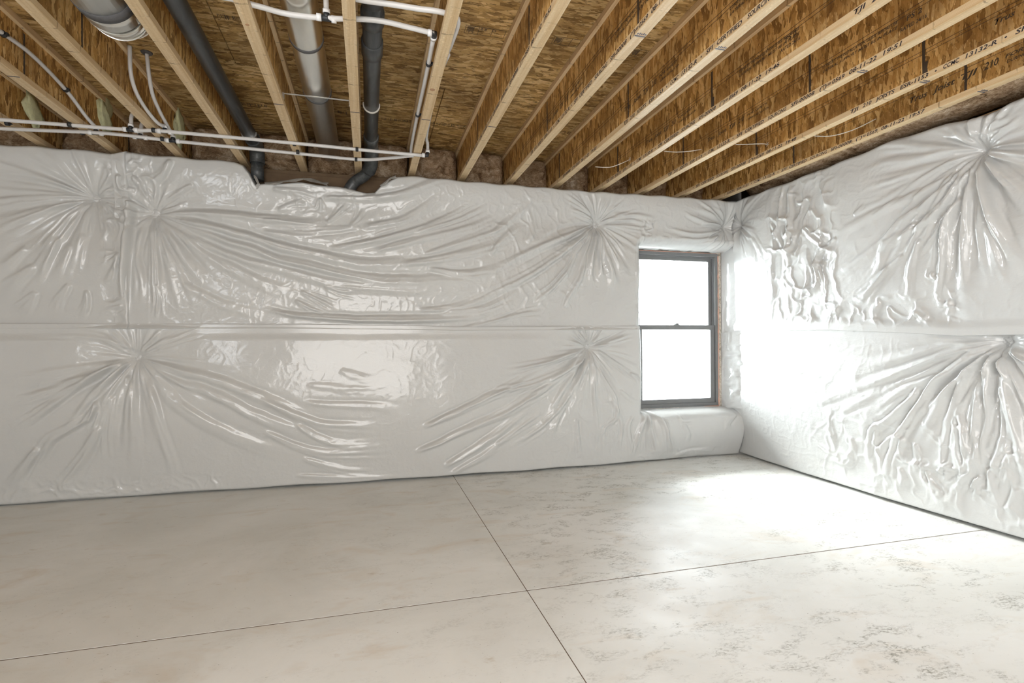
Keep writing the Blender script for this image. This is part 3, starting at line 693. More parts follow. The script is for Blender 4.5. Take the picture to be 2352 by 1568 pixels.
for pts, a, w in [
 ([(1340, 470), (1250, 560), (1000, 680), (700, 830), (540, 950)], .014, .014), ([(1350, 480), (1200, 640), (1050, 760), (850, 950), (600, 1130), (500, 1200)], .015, .015),
 ([(1370, 480), (1290, 640), (1150, 800), (900, 950), (830, 1100), (700, 1260)], .022, .013), ([(1400, 470), (1320, 600), (1270, 760), (1230, 960), (1180, 1150)], .026, .012),
 ([(1360, 640), (1250, 870), (1220, 1080), (1150, 1330)], .028, .012), ([(1000, 1000), (850, 1150), (700, 1300)], .018, .012), ([(1440, 460), (1490, 640), (1560, 820), (1640, 1000), (1704, 1150)], .028, .014),
 ([(1470, 440), (1560, 520), (1704, 600)], .014, .012), ([(1480, 390), (1590, 410), (1750, 425)], .024, .012), ([(1330, 375), (1100, 360), (900, 350), (770, 360)], .013, .014),
 ([(1330, 400), (1100, 430), (850, 470), (700, 540)], .012, .014), ([(1330, 420), (1000, 540), (740, 620)], .011, .014), ([(1395, 300), (1385, 220), (1400, 150), (1440, 90)], .020, .018), ([(1440, 300), (1500, 230), (1640, 170)], .015, .010),
 ([(1420, 500), (1440, 700), (1460, 900), (1480, 1100), (1500, 1300)], .012, .014), ([(1400, 560), (1380, 800), (1350, 1000), (1330, 1250)], .013, .014), ([(1450, 560), (1530, 900), (1560, 1100), (1600, 1200)], .013, .014),
 ([(1100, 900), (1030, 1080), (1010, 1240), (960, 1300)], .016, .011), ([(900, 1060), (800, 1200), (650, 1300)], .014, .011), ([(1240, 1270), (1240, 1340), (1200, 1380)], .014, .010), ([(1180, 1150), (1150, 1130), (1180, 1100)], .016, .008),
 ([(700, 770), (740, 730), (770, 700)], .012, .008), ([(600, 900), (500, 1000), (450, 1100)], .010, .012), ([(1300, 560), (1100, 740), (900, 860)], .012, .013), ([(1300, 700), (1180, 900), (1060, 1050)], .014, .012),
 ([(310, 590), (320, 760), (300, 1000), (300, 1300)], .022, .016), ([(330, 830), (280, 900), (250, 800)], .014, .012), ([(440, 720), (400, 850), (540, 980)], .012, .010), ([(450, 1030), (500, 1180), (460, 1280)], .014, .012),
 ([(200, 800), (280, 1000), (260, 1200), (230, 1330)], .012, .014), ([(0, 840), (100, 900), (160, 1050)], .010, .014), ([(240, 550), (100, 680), (0, 780)], .010, .014), ([(470, 470), (480, 560), (440, 600)], .013, .012),
]: s.fold(q7(pts), a, w, w*1.25, tin=.08, sub=3); s.echo(q7(pts), a, w)
ca = q7([(200, 560), (560, 1350)])
s.crinkle((ca[1][0], ca[0][0], 1.25, 2.30), .030, 6.5, .12, .55, .15)
s.crinkle((2.3, 3.4, zsr(2.8)+.03, 1.36), .020, 7, .06, 1)
s.crinkle((YR0, 4.2, 1.2, 2.35), .0018, 15, .05)
H = .165+.05*sm(1.2, 2.3, s.V)+.03*np.sin(np.clip((s.V-1.1)/1.25, 0, 1)*PI)+.02*fbm(s.U*1.3+1, s.V*1.6, 3)+s.D
ok = 1-sm(3.95, 4.3, s.U)*(1-sm(1.9, 2.1, s.V)); H = np.where(True, H*ok+(1-ok)*np.minimum(H, .178), H)
fade = sm(.04, .10, s.V-s.B[None, :]); H = .185+(H-.185)*(.12+.88*fade)
H = .10+(H-.10)*s.roll(.006, .04)
bl_ru = s.build(H)
tag(bl_ru, 'white insulation blanket of the right wall, upper course, crumpled beside the window corner', 'insulation', 'white insulation blankets on the walls')

s = Sheet('insulation_blanket', np.arange(YR0, 4.42, DU), lambda u: 0*u+.004, lambda u: zsr(u)+.035, place_right)
s.pinch(P8, .08, .055, .03, .3, fa=.012)
s.fan(P8, list(range(272, 352, 7)), .9, .012, .006, .024, .45)
s.fan(P8, list(range(195, 272, 8)), .9, .016, .006, .026, .3)
s.fan(P8, list(range(195, 352, 5)), .65, .006, .003, .012, .35)
s.fan(P8, list(range(8, 172, 14)), .3, .006, .004, .014, 0)
q5 = lambda pts: rp(1700, 740, 3.0153, pts)
for pts, a, w in [
 ([(1640, 160), (1400, 220), (1100, 340), (870, 430), (680, 490)], .022, .014), ([(1650, 170), (1480, 290), (1350, 420), (1200, 630), (1060, 860), (1010, 1050), (1040, 1120), (1010, 1200)], .028, .013),
 ([(1450, 350), (1250, 420), (1050, 520), (900, 650)], .014, .013), ([(1240, 440), (1150, 560), (1000, 700), (900, 770), (880, 1000), (850, 1060)], .018, .012), ([(1600, 290), (1530, 430), (1470, 600), (1410, 830), (1440, 950)], .026, .012),
 ([(1740, 200), (1710, 350), (1715, 600), (1680, 660)], .030, .013), ([(1650, 500), (1650, 600), (1630, 850), (1650, 1100), (1660, 1140)], .026, .012), ([(1520, 620), (1560, 850), (1580, 1020), (1490, 1130), (1450, 1180), (1440, 1320)], .024, .012),
 ([(1500, 700), (1480, 900), (1500, 1080)], .020, .013), ([(1770, 240), (1830, 330), (1890, 500)], .020, .011), ([(1770, 250), (1900, 400), (1966, 550), (2050, 700)], .020, .012), ([(1780, 340), (1870, 600), (1966, 880)], .020, .014),
 ([(1780, 420), (1820, 560), (1840, 800), (1760, 1050), (1740, 1240), (1690, 1380)], .022, .014), ([(1820, 190), (1966, 250), (2100, 330)], .020, .011), ([(1890, 900), (1840, 1080), (1780, 1200)], .020, .013), ([(1200, 830), (1220, 960), (1200, 1080)], .014, .012),
 ([(1640, 150), (1300, 115), (1140, 100)], .010, .010), ([(1280, 1020), (1330, 1120), (1370, 1170), (1340, 1230)], .015, .010), ([(1360, 1050), (1420, 990), (1400, 1140)], .017, .011), ([(1580, 1160), (1640, 1080), (1600, 1200), (1600, 1270)], .016, .010),
 ([(1080, 780), (950, 900), (960, 1000)], .012, .012), ([(760, 790), (770, 900), (730, 980)], .010, .013), ([(1700, 1000), (1720, 1150), (1680, 1230)], .014, .012), ([(1900, 1150), (1850, 1300), (1880, 1400)], .014, .013), ([(1100, 1000), (1120, 1100), (1080, 1170)], .012, .012),
 ([(700, 620), (800, 560), (980, 480)], .010, .014), ([(550, 560), (700, 500), (800, 430)], .008, .014),
]: s.fold(q5(pts), a, w, w*1.25, tin=.08, sub=3); s.echo(q5(pts), a, w)
s.crinkle((YR0, 3.3, .08, .50), .018, 5.5, .15, .8); s.crinkle((YR0, 4.2, .05, 1.1), .0018, 15, .05); s.crinkle((2.6, 3.6, .3, .9), .004, 7, .15, .5, .6)
hfr = interp(s.us, [1, 2, 2.85, 3.5, 4.0, 4.3], [.145, .145, .165, .14, .10, .07])[None, :]
H = hfr+(.172-hfr)*sm(0, .55, s.V)+.022*np.sin(np.clip(s.V/1.15, 0, 1)*PI)*(1-sm(3.7, 4.2, s.U))+.018*fbm(s.U*1.3+8, s.V*1.6, 3)*(1-.6*sm(3.8, 4.2, s.U))+s.D*(.35+.65*sm(0, .1, s.V))
capt = sm(1.05, 1.11, s.V-zsr(s.U)+1.10); H = H*(1-capt)+capt*np.minimum(H, .172)
H = H*s.roll(.025, 0)
bl_rl = s.build(H)
tag(bl_rl, 'white insulation blanket of the right wall, lower course, deep folds fanning to the floor', 'insulation', 'white insulation blankets on the walls')

# gathered tabs of plastic where the fastenings bite
def tab(parent, wall, c, h, sz, rot=0, label=None):
    n = 15; bm = bmesh.new(); V = []
    for j in range(n):
        row = []
        for i in range(n):
            a = (i/(n-1)-.5); b_ = (j/(n-1)-.5)
            u = a*sz[0]*(1+.15*math.sin(7*b_)); v = b_*sz[1]*(1+.12*math.cos(9*a))
            u, v = u*math.cos(rot)-v*math.sin(rot), u*math.sin(rot)+v*math.cos(rot)
            hh = h+.012*float(ridged(np.array(i*.42+c[0]*5), np.array(j*.42+c[1]*5)))+.010*(1-4*a*a)-.02*(abs(a) > .49 or abs(b_) > .49)
            p = (c[0]+u, YW-hh, c[1]+v) if wall == 'b' else (XW-hh, c[0]+u, c[1]+v)
            row.append(bm.verts.new(p))
        V.append(row)
    for j in range(n-1):
        for i in range(n-1): bm.faces.new((V[j][i], V[j][i+1], V[j+1][i+1], V[j+1][i])).smooth = True
    me = bpy.data.meshes.new('gathered_tab'); bm.to_mesh(me); bm.free()
    return finish('gathered_tab', me, M['poly'], parent)
tab(bl_ul, 'b', P1, .072, (.11, .06), -.2); tab(bl_u, 'b', P2, .075, (.11, .09), -.5); tab(bl_l, 'b', P3, .075, (.07, .12), -.25)
tab(bl_u, 'b', P4, .072, (.075, .085), .05); tab(bl_l, 'b', P5, .07, (.045, .075), .1)
tab(bl_ru, 'r', (P7[0], P7[1]+.01), .075, (.11, .06), -.1); tab(bl_ru, 'r', (P7[0]+.01, P7[1]-.035), .095, (.13, .05), .1)
tab(bl_rl, 'r', P8, .075, (.10, .05), -.1); tab(bl_rl, 'r', (P8[0]-.01, P8[1]-.03), .085, (.04, .07), .5)

# wrinkled strip of facing in the corner beside the window
def corner_strip(z0, z1, wr, off, label):
    n = 60; bm = bmesh.new(); V = []
    for j in range(n):
        z = z0+(z1-z0)*j/(n-1); row = []
        for i in range(14):
            a = i/13
            x = 3.309+.030*a+off; y = 4.43-.27*a
            d = wr*float(ridged(np.array(a*3+4), np.array(z*9)))
            row.append(bm.verts.new((x-d-.018*math.sin(a*PI), y-d, z+.02*a)))
        V.append(row)
    for j in range(n-1):
        for i in range(13): bm.faces.new((V[j][i], V[j][i+1], V[j+1][i+1], V[j+1][i])).smooth = True
    me = bpy.data.meshes.new('insulation_strip'); bm.to_mesh(me); bm.free()
    tag(finish('insulation_strip', me, M['poly']), label, 'insulation')
corner_strip(.44, 1.16, .012, 0, 'narrow wrinkled white plastic strip beside the lower sash, in the room corner')
corner_strip(1.14, 1.95, .004, .006, 'smooth white plastic strip beside the upper sash, in the room corner')

# ------------------------------------------------------------ window
wn = empty('window_1', (2.82, 4.47, .45)); wn['kind'] = 'structure'
WO = wn.location.copy()
def wpart(mb, name, mat, parent=wn):
    o = mb.build(name, mat, None, origin=(0, 0, 0)); me = o.data
    me.transform(Matrix.Translation(-WO)); o.location = (0, 0, 0); o.parent = parent
    return o
fx0, fx1, fz0, fz1, fy = 2.385, 3.270, .460, 1.927, 4.425
def ring(mb, x0, x1, z0, z1, y0, y1, w, wb=None, bev=.002):
    wb = wb or w
    mb.box(x0, x1, y0, y1, z1-w, z1, bev); mb.box(x0, x1, y0, y1, z0, z0+wb, bev)
    mb.box(x0, x0+w, y0, y1, z0+wb, z1-w, bev); mb.box(x1-w, x1, y0, y1, z0+wb, z1-w, bev); return mb
m_ = ring(MB(), fx0, fx1, fz0, fz1, fy, fy+.095, .030, .034)
ring(m_, fx0+.030, fx1-.030, fz0+.034, fz1-.030, fy+.028, fy+.034, .008)
wpart(m_, 'window_frame', M['frame'])
ix0, ix1 = fx0+.032, fx1-.032
lo = wpart(ring(MB(), ix0, ix1, fz0+.034, 1.238, fy+.012, fy+.040, .044, .042), 'lower_sash', M['frame'])
up = wpart(ring(MB(), ix0, ix1, 1.200, fz1-.032, fy+.052, fy+.080, .038, .038), 'upper_sash', M['frame'])
wpart(MB().box(ix0+.038, ix1-.038, fy+.024, fy+.028, fz0+.074, 1.197), 'glass_pane', M['glass'], lo)
wpart(MB().box(ix0+.036, ix1-.036, fy+.064, fy+.068, 1.236, fz1-.068), 'glass_pane', M['glass'], up)
wpart(MB().box(2.80, 2.86, fy+.014, fy+.038, 1.235, 1.245, .003).box(2.815, 2.845, fy+.006, fy+.030, 1.243, 1.256, .004), 'sash_lock', M['frame'], lo)
def wq(px, py): return at(px, py, 1, fy+.022)  # small grey bars laid on the panes as faint marks
for px, py, w, h in [(1543, 810, .018, .010), (1552, 812, .012, .008), (1540, 852, .010, .022), (1548, 854, .034, .004), (1592, 875, .014, .010), (1606, 877, .006, .022), (1594, 892, .020, .003), (1501, 888, .004, .030), (1494, 899, .010, .009)]:
    q = wq(px, py); wpart(MB().box(q[0]-w/2, q[0]+w/2, fy+.0215, fy+.0235, q[2]-h/2, q[2]+h/2), 'pane_mark', M['pane_mark'], lo)
for px, py, w, h in [(1551, 651, .04, .004), (1551, 662, .045, .003)]:
    q = wq(px, py); wpart(MB().box(q[0]-w/2, q[0]+w/2, fy+.0615, fy+.0635, q[2]-h/2, q[2]+h/2), 'pane_mark', M['pane_mark'], up)
t1 = struct(MB().box(fx1+.008, fx1+.030, 4.42, YW+.27, .45, 1.945, .002).build('trim_1', M['chip']))
t2 = struct(MB().box(2.37, fx1+.034, 4.50, YW+.27, 1.938, 1.95, .002).build('trim_2', M['chip']))
m_ = MB()
P = [(fx1+.004, 4.428, .462+.0245*k) for k in range(60)]
m_.tube([(x+.0015*math.sin(k*1.7), y+.002*math.sin(k*2.3), z) for k, (x, y, z) in enumerate(P)], [.006+.0025*math.sin(k*.9) for k in range(60)], 8)
m_.build('foam_bead', M['orange'], t1)
MB().tube([(2.40, 4.43, 1.930), (2.8, 4.43, 1.931), (3.26, 4.43, 1.930)], .004, 8).build('foam_bead', M['orange'], t2)
MB().tube([(3.12, 4.425, .457), (3.22, 4.425, .457), (3.272, 4.425, .458)], .005, 8).build('foam_bead', M['orange'], t1)
struct(MB().box(2.36, 3.32, 4.43, YW+.27, .435, .452, .002).build('trim_3', M['chip']))

# ------------------------------------------------------------ joists
X0, SP, FW = -1.3163, .4063, .0525
def text_mb(string, cx, height, length, M4, shear=.22):
    cu = bpy.data.curves.new('t', 'FONT'); cu.body = string; cu.size = 1; cu.shear = shear; cu.resolution_u = 2; cu.offset = .02
    o = bpy.data.objects.new('t', cu); COL.objects.link(o)
    me = bpy.data.meshes.new_from_object(o); bpy.data.objects.remove(o); bpy.data.curves.remove(cu)
    n = len(me.vertices); co = np.zeros(n*3); me.vertices.foreach_get('co', co); co = co.reshape(-1, 3)
    if n == 0: return None
    a, b_ = co[:, 0].min(), co[:, 0].max(); cap = .7
    co[:, 0] = (co[:, 0]-a)/(b_-a)*length; co[:, 1] = co[:, 1]/cap*height
    me.vertices.foreach_set('co', co.reshape(-1)); me.transform(M4); return me
def join_meshes(meshes, name, mat, parent):
    bm = bmesh.new()
    for me in meshes:
        if me is not None: bm.from_mesh(me); bpy.data.meshes.remove(me)
    out = bpy.data.meshes.new(name); bm.to_mesh(out); bm.free()
    o = finish(name, out, mat, parent); return o
def side_matrix(x, y, z, ps):    # lettering on a face looking to -x, reading along -y
    return Matrix.Translation((x-ps[0], y-ps[1], z-ps[2])) @ Matrix(((0, 0, -1, 0), (-1, 0, 0, 0), (0, 1, 0, 0), (0, 0, 0, 1)))

JL = {
 -2: 'leftmost I-joist, laminated flanges on strand board, half outside the frame',
 -1: 'I-joist second from the left, with a curved white water pipe clipped on its web',
 0: 'I-joist just left of the short galvanised duct elbow',
 1: 'I-joist between the galvanised duct elbow and the slanting black drain pipe',
 2: 'I-joist right of the slanting black drain pipe, left of the long round duct',
 3: 'I-joist just left of the jointed black drain pipe',
 4: 'I-joist with a big round knot, white pipe running along its left side',
 5: 'first I-joist right of the water pipes, dark marker line halfway along',
 6: 'second I-joist right of the water pipes, pale underside and dark end grain',
 7: 'I-joist with CERTIFIED SOURCING stamped near the top of the photo, third right of the pipes',
 8: 'I-joist without marker line, fourth right of the water pipes',
 9: 'I-joist stamped 19:51 on its flange, fifth right of the water pipes',
 10: 'I-joist stamped 13132-R, next to the last before the right wall',
 11: 'last I-joist, lying above the right wall blanket and stamped 19:57',
}
words = [('TJI', 0), ('210', 4), ('JOISTS', 8), ('ESR-1153', 15), ('•', 24), ('CCMC', 26), ('13132-R', 31), ('•', 39), ('SFI', 41), ('CERTIFIED', 45), ('SOURCING', 55), ('SFI-00008', 64), ('(*)=', 74), ('0569', 78), ('08-11-22', 83)]
FT = {11: (3.478+41*.0199, '19:57'), 10: (2.481, '19:48'), 9: (2.971+41*.0199, '19:51'), 8: (1.728, '19:46'), 7: (2.967, '19:50'), 6: (3.6, '19:49'), 5: (3.95, '19:52')}
JOIST = {}
YE = 4.56
for i in range(-2, 12):
    x = X0+SP*i; ps = (x+FW/2, 2.0, ZJ)
    j = empty('floor_joist', ps); tag(j, JL[i], 'joist', 'floor joists under the deck'); JOIST[i] = j
    def jp(mb, name, mat, par=j):
        o = mb.build(name, mat); o.data.transform(Matrix.Translation((-ps[0], -ps[1], -ps[2]))); o.parent = par; return o
    y0 = -1.9
    jp(MB().box(x, x+FW, y0, YE, ZJ, ZJ+.032, .0012), 'bottom_flange', M['flange'])
    jp(MB().box(x, x+FW, y0, YE, ZC-.034, ZC-.001, .0012), 'top_flange', M['flange'])
    jp(MB().box(x+.0215, x+.031, y0, YE, ZJ+.028, ZC-.030), 'web', M['web'])
    my = 3.175 if (i <= 5 and i not in (0, 1)) else 2.075
    if i not in (8, 0, 1, 3) or i == 3:
        q = MB().box(x+.001, x+FW-.001, my-.004, my+.004, ZJ-.0006, ZJ+.001)
        if i in (7, 9, 10, 11, 6):
            for k in range(5): q.box(x+.006+k*.009, x+.012+k*.009, my-.020-.004*(k % 2), my-.010, ZJ-.0006, ZJ+.001)
        jp(q, 'marker_line', M['marker'])
    ms = []
    if i in FT:
        ty, tm = FT[i]; pitch = .0201
        for off in (0, 2.35, 4.7):
            for wd, ci in words+[(tm, 92)]:
                yy = ty+off-ci*pitch
                if yy > 4.2 or yy-len(wd)*pitch < 1.0: continue
                L = len(wd)*pitch*.93 if wd != '•' else .010
                ms.append(text_mb(wd, 0, .0195, L, side_matrix(x-.0007, yy, ZJ+.0065, ps)))
    if ms: join_meshes(ms, 'printed_lettering', M['ink'], j)
    if i in (11, 9, 10, 8, 7, 6):
        xw = x+.0208; ms = []
        starts = {11: 2.457, 9: 3.30, 10: 1.75, 8: 3.45, 7: 3.0, 6: 3.3}
        yy = starts[i]; sc = .80 if i == 11 else .62
        for wd, L, dz, h in [('Trus', .105, 0, .032), ('Joist', .125, 0, .032), ('TJI', .085, 0, .032), ('210', .07, 0, .036), ('FOR SAFETY', .24, .014, .018), ('DURING INSTALLATION', .24, -.014, .014)]:
            if wd == 'DURING INSTALLATION': yy += .24*sc/.8+.02
            ms.append(text_mb(wd, 0, h*sc/.8, L*sc/.8, side_matrix(xw, yy, ZJ+.105+dz, ps), .3)); yy -= L*sc/.8+.028
        yy = starts[i]-1.02
        for q in range(2): ms.append(text_mb('CONSULT THE INSTALLATION GUIDE BEFORE USE' if q == 0 else 'LATERAL SUPPORT MUST BE IN PLACE', 0, .013, .42, side_matrix(xw, yy+.02, ZJ+.13-.024*q, ps), .3))
        if i in (9, 11, 8):
            yb = {9: 1.84, 11: 1.60, 8: 2.12}[i]
            ms.append(text_mb('PS 2', 0, .022, .07, side_matrix(xw, yb, ZJ+.115, ps), .1)); ms.append(text_mb('RATED 24/16', 0, .016, .12, side_matrix(xw, yb+.03, ZJ+.08, ps), .1))
        join_meshes(ms, 'web_lettering', M['inkb'], j)
        # guide lines struck along the web
        ql = MB()
        for dz in ((.160, .142) if i != 11 else (.16,)):
            ql.box(xw-.0003, xw+.001, 1.0, 3.9, ZJ+dz, ZJ+dz+.0018)
        jp(ql, 'printed_line', M['inkb'])
    # glue run-outs where the web sheets butt
    ym = {11: 2.147, 10: 2.07, 9: 2.386, 8: 2.689, 7: 2.95, 6: 3.3, 5: 3.6, 0: 2.9, -1: 3.25}.get(i)
    if ym:
        q = MB(); sx = x+.0206 if i > 2 else x+.0312
        for dy in (0, 1.22, -1.22):
            for k in range(18):
                z0 = ZJ+.034+.013*k; w_ = .006+.004*random.random()+(.012 if (k < 5 and i in (8, 10)) else 0)
                if z0+.0135 < ZC-.034: q.box(sx-.0004, sx+.0008, ym+dy-w_, ym+dy+.006, z0, z0+.0135)
        jp(q, 'web_joint', M['inkb'])
# knots on two flanges
for i, px, py in ((4, 993, 206), (2, 568, 57)):
    q = at(px, py, 2, ZJ); q2 = JOIST[i].location
    m_ = MB().tube([(q[0], q[1], ZJ-.0008), (q[0], q[1], ZJ+.001)], .014 if i == 4 else .008, 16)
    o = m_.build('knot', mat_plain('knot_wood_%d' % i, (.42, .24, .13), .6, var=.3, scale=60)); o.data.transform(Matrix.Translation((-q2[0], -q2[1], -q2[2]))); o.parent = JOIST[i]

# grade stamps on the deck
def stamp(px0, py0, px1, py1, txt=None, kind='bars'):
    a = at(px0, py0, 2, ZC); b_ = at(px1, py1, 2, ZC); x0_, x1_ = min(a[0], b_[0]), max(a[0], b_[0]); yc = (a[1]+b_[1])/2
    q = MB(); z0, z1 = ZC-.0006, ZC+.001; h = .035
    if kind == 'box':
        for yy in (yc-h, yc+h): q.box(x0_, x1_, yy-.0012, yy+.0012, z0, z1)
        for k in range(4):
            xx = x0_+(x1_-x0_)*k/3; q.box(xx-.001, xx+.001, yc-h, yc+h, z0, z1)
        for k in range(9): q.box(x0_+.01+k*.004, x0_+.0125+k*.004, yc-h*.8, yc+h*(.2+.6*random.random()), z0, z1)
    else:
        xx = x0_
        while xx < x1_:
            w_ = random.choice((.0015, .003, .005)); q.box(xx, xx+w_, yc-.022, yc+.022*random.choice((.2, .7, 1)), z0, z1); xx += w_+random.choice((.004, .006, .014))
    q.build('printed_stamp', M['inkb'], ce)
    if txt:
        ms = []
        for k, t_ in enumerate(txt):
            me_ = text_mb(t_, 0, .020, .012*len(t_)+.01, Matrix.Translation((x0_+(x1_-x0_)*(.36+.3*k), yc-.01, z0)) @ Matrix(((1, 0, 0, 0), (0, -1, 0, 0), (0, 0, -1, 0), (0, 0, 0, 1))), 0)
            ms.append(me_)
        join_meshes(ms, 'printed_lettering', M['inkb'], ce)
stamp(1068, 68, 1160, 78, ['23', 'D'], 'box'); stamp(1270, 92, 1330, 100, None, 'box'); stamp(1450, 118, 1492, 128, None, 'box')
stamp(875, 272, 945, 280); stamp(990, 282, 1070, 292); stamp(768, 255, 798, 262); stamp(550, 238, 612, 244); stamp(1275, 300, 1312, 306); stamp(500, 38, 560, 46)

# ------------------------------------------------------------ insulation batts in the joist bays at the rim
def batt(x0, x1, zb, zt, y0, y1, seed, label=None, name='insulation_batt', axis='y'):
    n, m2 = 26, 20; th = np.linspace(0, 1, n); ph = np.linspace(0, 1, m2)
    A, B_ = np.meshgrid(th, ph)
    e = (1-np.abs(2*A-1)**5)*(1-np.abs(2*B_-1)**5)
    d = .055*fbm(A*5+seed*3.7, B_*4+seed*1.3, 4) + .05*(ridged(A*2.5+seed, B_*2.5+seed*2)-.6)
    Y = y1-(y1-y0)*e**.45 - d*e
    if axis == 'y': P = np.stack([x0+(x1-x0)*A, Y, zb+(zt-zb)*B_], -1)
    else: P = np.stack([Y, x0+(x1-x0)*A, zb+(zt-zb)*B_], -1)
    me = bpy.data.meshes.new(name); idx = np.arange(n*m2).reshape(m2, n)
    f = np.stack([idx[:-1, :-1], idx[:-1, 1:], idx[1:, 1:], idx[1:, :-1]], -1).reshape(-1, 4).tolist()
    f.append([int(k) for k in list(idx[0, ::-1])+list(idx[1:, 0])+list(idx[-1, 1:])+list(idx[1:-1, -1][::-1])])
    me.from_pydata([tuple(map(float, p)) for p in P.reshape(-1, 3)], [], f)
    o = finish(name, me, M['fibre'], None, smooth=True)
    return tag(o, label, 'insulation', 'brown fibreglass batts stuffed between the joists')
BL = {-3: 'at the far left edge of the photo, behind the leftmost joist', -2: 'between the two leftmost joists, beside pale green foam', -1: 'in the bay with two short pipe risers', 0: 'behind the pipe tees, beside green foam',
      1: 'behind the foot of the slanting black drain pipe', 2: 'behind the lower end of the long round duct', 3: 'behind the jointed black drain pipe elbow', 4: 'in the bay right of the last pipe elbow',
      5: 'in the first clear bay, with a grey patch', 6: 'in the second clear bay, darkest in its middle', 7: 'in the bay behind the leftmost hanging wire', 8: 'in the fourth clear bay, above the window side blanket',
      9: 'in the bay above the left edge of the window', 10: 'smallest visible, in the bay next to the right wall'}
for i in range(-3, 11):
    x = X0+SP*i+.034; xr = X0+SP*(i+1)+.018
    y0 = {10: 4.45, 8: 4.42, 9: 4.43, 7: 4.40, 6: 4.38}.get(i, 4.30)
    batt(x, xr, ZJ-.03 if y0 > 4.34 else ZJ+.0, ZC-.004, max(y0, 4.33), YW+.22, i+5, 'brown fibreglass batt '+BL[i])
batt(1.0, 4.30, ZJ+.002, ZC-.01, 3.235, XW+.14, 31, 'tawny fibreglass batt showing above the right wall blanket', axis='x')

# pale green foam dabs at the rim
for (px, py, r_, sx) in ((75, 250, .06, 1), (240, 262, .05, .7), (410, 275, .05, .8)):
    x_ = {75: -2.10+.036, 240: -1.72+.036, 410: -1.3163+.036}[px]
    bm = bmesh.new(); bmesh.ops.create_icosphere(bm, subdivisions=3, radius=1)
    for v in bm.verts:
        n_ = 1+.9*float(fbm(np.array(v.co.x*2+px), np.array(v.co.z*2+v.co.y), 3))
        v.co = Vector((v.co.x*.022*sx*n_+.006, v.co.y*.08*n_, v.co.z*.12*n_))
    for f_ in bm.faces: f_.smooth = True
    me = bpy.data.meshes.new('spray_foam'); bm.to_mesh(me); bm.free()
    o = finish('spray_foam', me, M['foam']); q = at(px, py, 0, x_); o.location = (x_, min(q[1], 4.26), min(q[2], 2.60))
    tag(o, 'pale green spray foam dab on the joist web, ' + {75: 'leftmost', 240: 'left of the short risers', 410: 'below the curved pipes'}[px], 'foam', 'spray foam dabs at the rim')

# ------------------------------------------------------------ pipes
def thing(name, label, cat, group=None, loc=(0, 0, 0)):
    return tag(empty(name, loc), label, cat, group)
PX = .0112
def clip(parent, x, y, z, along='x'):
    m_ = MB()
    if along == 'x': m_.tube([(x-.009, y, z), (x+.009, y, z)], .0150, 14).box(x-.009, x+.009, y+.010, y+.030, z+.002, z+.0105, .001)
    else: m_.tube([(x, y-.009, z), (x, y+.009, z)], .0150, 14).box(x+.005, x+.022, y-.009, y+.009, z-.006, z+.006, .001)
    return m_.build('pipe_clip', M['clip'], parent)
def ring_(parent, a, b_, r=.0150):
    return MB().tube([a, b_], r, 16).build('crimp_ring', M['crimp'], parent)
def tee(parent, c, up):
    c = Vector(c); m_ = MB().tube([c-Vector((.020, 0, 0)), c+Vector((.020, 0, 0))], .0125, 14).tube([c, c+Vector(up)*.022], .0125, 14)
    m_.build('tee_fitting', M['clip'], parent)
    for s_ in (-1, 1): ring_(parent, c+Vector((s_*.020, 0, 0)), c+Vector((s_*.040, 0, 0)))
    ring_(parent, c+Vector(up)*.020, c+Vector(up)*.036)
ZP = ZJ-.0125
def pj(px, py): q = at(px, py, 2, ZP); return (q[0], q[1], ZP)
L1 = thing('water_pipe', 'upper of two parallel white water pipes strapped under the joists', 'pipe', 'white water pipes')
L2 = thing('water_pipe', 'lower of two parallel white water pipes under the joists, bending up at its end', 'pipe', 'white water pipes')
a0 = at(0, 272, 2, ZP)
l1 = [(-2.7, 3.78, ZP), (-2.074, 3.765, ZP), pj(300, 298), pj(385, 302), pj(700, 331), pj(830, 344), pj(972, 357)]
MB().tube(l1, PX, 14, sub=5).build('pipe', M['pex'], L1)
l2 = [(-2.7, 3.94, ZP), (-2.15, 3.915, ZP), pj(215, 304), pj(322, 314), pj(395, 323), pj(690, 353), pj(822, 366), pj(880, 364), pj(950, 357)]
MB().tube(l2, PX, 14, sub=5).build('pipe', M['pex'], L2)
for px, py in ((160, 286), (353, 299), (676, 330), (820, 343)): q = pj(px, py); clip(L1, q[0], q[1], ZP)
for px, py in ((17, 283), (189, 304), (373, 319), (684, 349), (818, 366)): q = pj(px, py); clip(L2, q[0], q[1], ZP)
q = pj(300, 298); tee(L1, q, (0, .1, .995)); c1 = q
q = pj(378, 302); tee(L1, q, (0, .1, .995)); c2 = q
q = pj(220, 305); tee(L2, q, (0, .1, .995)); c3 = q
q = pj(322, 315); tee(L2, q, (0, .1, .995)); c4 = q
q = pj(397, 323); tee(L2, q, (0, .1, .995)); c5 = q
MB().tube([(c1[0], c1[1]+.01, ZP+.02), (c1[0], c1[1]+.02, ZP+.10), (c1[0]+.01, c1[1]+.12, ZP+.20)], PX, 12, sub=4).build('riser', M['pex'], L1)
MB().tube([(c4[0], c4[1]+.01, ZP+.02), (c4[0], c4[1]+.03, ZP+.10), (c4[0], c4[1]+.15, ZP+.18)], PX, 12, sub=4).build('riser', M['pex'], L2)
e = pj(981, 357)
MB().tube([(e[0]-.02, e[1], ZP), (e[0], e[1], ZP), (e[0]+.004, e[1]+.005, ZP+.03)], .0135, 14).build('elbow_fitting', M['clip'], L1)
ring_(L1, (e[0]-.036, e[1], ZP), (e[0]-.016, e[1], ZP)); ring_(L1, (e[0]+.004, e[1]+.004, ZP+.022), (e[0]+.004, e[1]+.004, ZP+.040))
